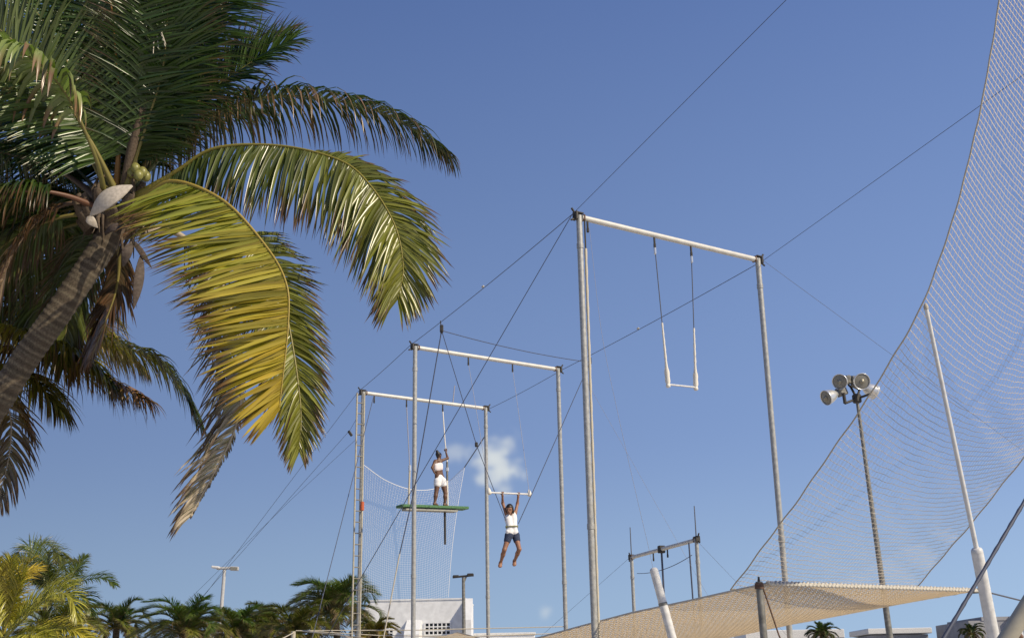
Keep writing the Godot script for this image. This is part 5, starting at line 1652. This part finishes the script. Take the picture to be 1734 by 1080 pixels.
func flyer() -> void:
	var bar := (BAR1 - BAR0).normalized()
	var hand0: Vector3 = Vector3(-0.390, 6.513, -30.930)
	var hand1: Vector3 = Vector3(0.052, 6.527, -31.170)
	hand0 = BAR0 + bar * (hand0 - BAR0).dot(bar)
	hand1 = BAR0 + bar * (hand1 - BAR0).dot(bar)
	var down := Vector3.DOWN
	var sh0: Vector3 = Vector3(-0.264, 6.018, -31.000)
	var sh1: Vector3 = Vector3(-0.020, 6.038, -31.120)
	var el0: Vector3 = Vector3(-0.347, 6.305, -31.100)
	var el1: Vector3 = Vector3(0.041, 6.300, -31.220)
	var wr0 := hand0 + (el0 - hand0).normalized() * 0.075
	var wr1 := hand1 + (el1 - hand1).normalized() * 0.075
	var chest: Vector3 = Vector3(-0.141, 5.874, -31.030)
	var waist: Vector3 = Vector3(-0.118, 5.667, -30.980)
	var hip0: Vector3 = Vector3(-0.199, 5.429, -30.950)
	var hip1: Vector3 = Vector3(-0.023, 5.438, -31.050)
	var kn0: Vector3 = Vector3(-0.319, 5.064, -30.850)
	var kn1: Vector3 = Vector3(0.065, 5.071, -30.850)
	var an0: Vector3 = Vector3(-0.427, 4.753, -31.100)
	var an1: Vector3 = Vector3(-0.065, 4.802, -31.200)
	var head: Vector3 = Vector3(-0.167, 6.105, -30.920)
	var t := thing("person", "person in white sleeveless top and dark blue shorts hanging from the trapeze bar", "person", waist)
	var caps := []
	limb(caps, [sh0, el0, wr0], [0.046, 0.038, 0.026])
	limb(caps, [sh1, el1, wr1], [0.046, 0.038, 0.026])
	limb(caps, [wr0, hand0 - bar.cross(Vector3.UP) * 0.01 + Vector3.DOWN * 0.035], [0.026, 0.022])
	limb(caps, [wr1, hand1 - bar.cross(Vector3.UP) * 0.01 + Vector3.DOWN * 0.035], [0.026, 0.022])
	var across := (sh1 - sh0).normalized()
	limb(caps, [sh0.lerp(sh1, 0.12), chest - across * 0.075, waist - across * 0.055, hip0 + Vector3.UP * 0.04], [0.062, 0.082, 0.074, 0.085])
	limb(caps, [sh1.lerp(sh0, 0.12), chest + across * 0.075, waist + across * 0.055, hip1 + Vector3.UP * 0.04], [0.062, 0.082, 0.074, 0.085])
	limb(caps, [sh0.lerp(sh1, 0.5), head + Vector3.DOWN * 0.06], [0.055, 0.045])
	limb(caps, [hip0, kn0, kn0.lerp(an0, 0.35), an0], [0.088, 0.054, 0.055, 0.033])
	limb(caps, [hip1, kn1, kn1.lerp(an1, 0.35), an1], [0.088, 0.054, 0.055, 0.033])
	var toes0 := (Vector3(-0.452, 4.594, -31.000) - an0).normalized()
	var toes1 := (Vector3(-0.074, 4.596, -31.100) - an1).normalized()
	caps.append_array(foot_caps(an0, (toes0 + Vector3(0, 0, 0.25)).normalized(), (Vector3(0, -0.3, 1) - toes0 * 0.3).normalized() * -0.6, 0.9))
	caps.append_array(foot_caps(an1, (toes1 + Vector3(0, 0, 0.25)).normalized(), (Vector3(0, -0.3, 1) - toes1 * 0.3).normalized() * -0.6, 0.9))
	var body := skin_over(caps, 0.012, 0.0125)
	var fwd := Vector3(-0.26, -0.30, 0.92).normalized()
	var head_up := Vector3(-0.10, 0.94, 0.3).normalized()
	var skull := head_of(t, head, fwd, head_up, 1.12)
	var hands := [gripping_hand(wr0, hand0, bar, 0.024, -1.0), gripping_hand(wr1, hand1, bar, 0.024, 1.0)]
	part("body", joined([body, skull, hands[0], hands[1]]), "skin_tan", t)
	# hair: a dark bob, parted over the brow
	var side := fwd.cross(head_up).normalized()
	var hc := []
	var back := -fwd
	hc.append([head + head_up * 0.065 + back * 0.03, head + head_up * 0.062 + fwd * 0.012, 0.088, 0.080])
	hc.append([head + head_up * 0.03 + back * 0.05, head - head_up * 0.07 + back * 0.055, 0.085, 0.060])
	for q in [-1.0, 1.0]:
		hc.append([head + head_up * 0.05 + side * q * 0.055 + back * 0.01, head - head_up * 0.085 + side * q * 0.080 + back * 0.02, 0.052, 0.030])
	part("hair", joined([skin_over(hc, 0.008, 0.009)]), "hair", t)
	# sleeveless top with a loose hem
	var top := []
	limb(top, [sh0.lerp(sh1, 0.16) + Vector3.DOWN * 0.02, chest - across * 0.075, waist - across * 0.055, waist - across * 0.07 + down * 0.14], [0.070, 0.095, 0.088, 0.095])
	limb(top, [sh1.lerp(sh0, 0.16) + Vector3.DOWN * 0.02, chest + across * 0.075, waist + across * 0.055, waist + across * 0.07 + down * 0.14], [0.070, 0.095, 0.088, 0.095])
	for i in 7:
		var o := across * (i - 3.0) * 0.042 + down * (0.18 + 0.012 * sin(i * 2.3)) + Vector3(0, 0, 0.04 * cos(i * 1.9))
		top.append([waist + o + Vector3.UP * 0.05, waist + o, 0.055, 0.032])
	part("top", joined([skin_over(top, 0.008, 0.011)]), "white_cloth", t)
	var st := st_new()
	var ring := []
	for i in 25:
		var a := TAU * i / 24.0
		ring.append(waist + Vector3(0, 0.0, 0) + across * cos(a) * 0.152 + across.cross(Vector3.UP) * sin(a) * 0.108)
	var rr := []
	for p in ring:
		rr.append(0.020)
	tube(st, ring, rr, 8, false)
	for e in [ring[0], ring[12], ring[18]]:
		box_into(st, e, Basis.IDENTITY, Vector3(0.06, 0.07, 0.06), 0.012)
	part("belt", st.commit(), "belt", t)
	var sc := []
	limb(sc, [hip0 + Vector3.UP * 0.07 + across * 0.03, hip0 + Vector3.UP * 0.01, hip0.lerp(kn0, 0.34)], [0.085, 0.105, 0.092])
	limb(sc, [hip1 + Vector3.UP * 0.07 - across * 0.03, hip1 + Vector3.UP * 0.01, hip1.lerp(kn1, 0.34)], [0.085, 0.105, 0.092])
	part("shorts", joined([skin_over(sc, 0.008, 0.011)]), "denim", t)


func board_woman() -> void:
	# seen from behind, weight on the right leg, right hand on the rope, left hand at the waist
	var d := 37.35
	var foot0: Vector3 = Vector3(-2.556, 7.183, -37.200)
	var foot1: Vector3 = Vector3(-2.252, 7.204, -37.400)
	var deck: Vector3 = (Vector3(-3.686, 7.105, -36.700) as Vector3).lerp(Vector3(-1.673, 7.191, -38.050), 0.6) + Vector3.UP * 0.0425
	var an0 := Vector3(foot0.x, deck.y + 0.075, foot0.z)
	var an1 := Vector3(foot1.x, deck.y + 0.075, foot1.z)
	var kn0: Vector3 = Vector3(-2.517, 7.593, -37.250)
	var kn1: Vector3 = Vector3(-2.231, 7.602, -37.400)
	var hip0: Vector3 = Vector3(-2.475, 7.948, -37.300)
	var hip1: Vector3 = Vector3(-2.324, 7.966, -37.400)
	var waist: Vector3 = Vector3(-2.438, 8.217, -37.330)
	var chest: Vector3 = Vector3(-2.465, 8.439, -37.300)
	var sh0: Vector3 = Vector3(-2.559, 8.601, -37.250)
	var sh1: Vector3 = Vector3(-2.364, 8.648, -37.380)
	var el1: Vector3 = Vector3(-2.167, 8.747, -37.500)
	var wr1: Vector3 = Vector3(-2.228, 8.968, -37.600)
	var grip1: Vector3 = Vector3(-2.246, 9.042, -37.620)
	var el0: Vector3 = Vector3(-2.635, 8.387, -37.150)
	var wr0: Vector3 = Vector3(-2.564, 8.207, -37.050)
	var head: Vector3 = Vector3(-2.442, 8.797, -37.360)
	var t := thing("person", "person in white cropped top and white shorts standing on the green board holding a rope", "person", (foot0 + foot1) * 0.5)
	var across := (sh1 - sh0).normalized()
	var caps := []
	limb(caps, [sh0, el0, wr0], [0.050, 0.040, 0.027])
	limb(caps, [sh1, el1, wr1], [0.050, 0.040, 0.027])
	limb(caps, [sh0.lerp(sh1, 0.15), chest - across * 0.075, waist - across * 0.055, hip0 + Vector3.UP * 0.05], [0.062, 0.085, 0.078, 0.098])
	limb(caps, [sh1.lerp(sh0, 0.15), chest + across * 0.075, waist + across * 0.055, hip1 + Vector3.UP * 0.05], [0.062, 0.085, 0.078, 0.098])
	limb(caps, [sh0.lerp(sh1, 0.5), head + Vector3.DOWN * 0.06], [0.058, 0.048])
	limb(caps, [hip0, kn0, kn0.lerp(an0, 0.32) + Vector3(0, 0, 0.02), an0], [0.104, 0.062, 0.062, 0.037])
	limb(caps, [hip1, kn1, kn1.lerp(an1, 0.32) + Vector3(0, 0, 0.02), an1], [0.104, 0.062, 0.062, 0.037])
	var ahead := Vector3(0.45, 0, -0.89).normalized()
	caps.append_array(foot_caps(an0, ahead, Vector3.DOWN, 0.95))
	caps.append_array(foot_caps(an1, ahead, Vector3.DOWN, 0.95))
	var body := skin_over(caps, 0.012, 0.0125)
	var fwd := Vector3(0.62, -0.02, -0.78).normalized()
	var skull := head_of(t, head, fwd, Vector3.UP, 1.0)
	var rope_dir := Vector3.UP
	var hands := [gripping_hand(wr1, grip1 + Vector3(0.0, 0.0, 0.0), rope_dir, 0.03, 1.0, 1.0), relaxed_hand(wr0, Vector3(0.55, -0.62, -0.45).normalized(), Vector3(0.6, 0.3, -0.2).normalized(), 1.0)]
	part("body", joined([body, skull, hands[0], hands[1]]), "skin_dark", t)
	var hc := []
	var back := -fwd
	hc.append([head + Vector3.UP * 0.050 + back * 0.03, head + Vector3.UP * 0.045 + fwd * 0.025, 0.082, 0.074])
	hc.append([head + Vector3.UP * 0.04 + back * 0.045, head + Vector3.DOWN * 0.03 + back * 0.055, 0.074, 0.045])
	hc.append([head + Vector3.UP * 0.115 + back * 0.07, head + Vector3.UP * 0.14 + back * 0.085, 0.050, 0.044])
	part("hair", joined([skin_over(hc, 0.007, 0.009)]), "hair", t)
	var top := []
	limb(top, [chest - across * 0.078 + Vector3.UP * 0.045, chest - across * 0.075 + Vector3.DOWN * 0.055], [0.088, 0.090])
	limb(top, [chest + across * 0.078 + Vector3.UP * 0.055, chest + across * 0.075 + Vector3.DOWN * 0.05], [0.088, 0.090])
	for y in [-0.06, -0.02, 0.03]:
		top.append([chest - across * 0.07 + Vector3.UP * y, chest + across * 0.07 + Vector3.UP * y, 0.096, 0.096])
	part("cropped_top", joined([skin_over(top, 0.008, 0.011)]), "pink_white_cloth", t)
	var sc := []
	limb(sc, [waist.lerp(hip0, 0.35), hip0 + Vector3.UP * 0.03, hip0.lerp(kn0, 0.22)], [0.094, 0.117, 0.113])
	limb(sc, [waist.lerp(hip1, 0.35), hip1 + Vector3.UP * 0.03, hip1.lerp(kn1, 0.22)], [0.094, 0.117, 0.113])
	part("shorts", joined([skin_over(sc, 0.008, 0.011)]), "white_cloth", t)
	part("ankle_strap", pipe([an1 + Vector3.DOWN * 0.02, an1 + Vector3.UP * 0.07], 0.05, 12), "shoe", t)
	# the safety line tied off behind her
	var s := st_new()
	tube(s, [waist + Vector3(0.02, 0.0, -0.14), waist + Vector3(0.06, 0.05, -0.3)], [0.02, 0.02], 6)
	part("belt", s.commit(), "belt", t)
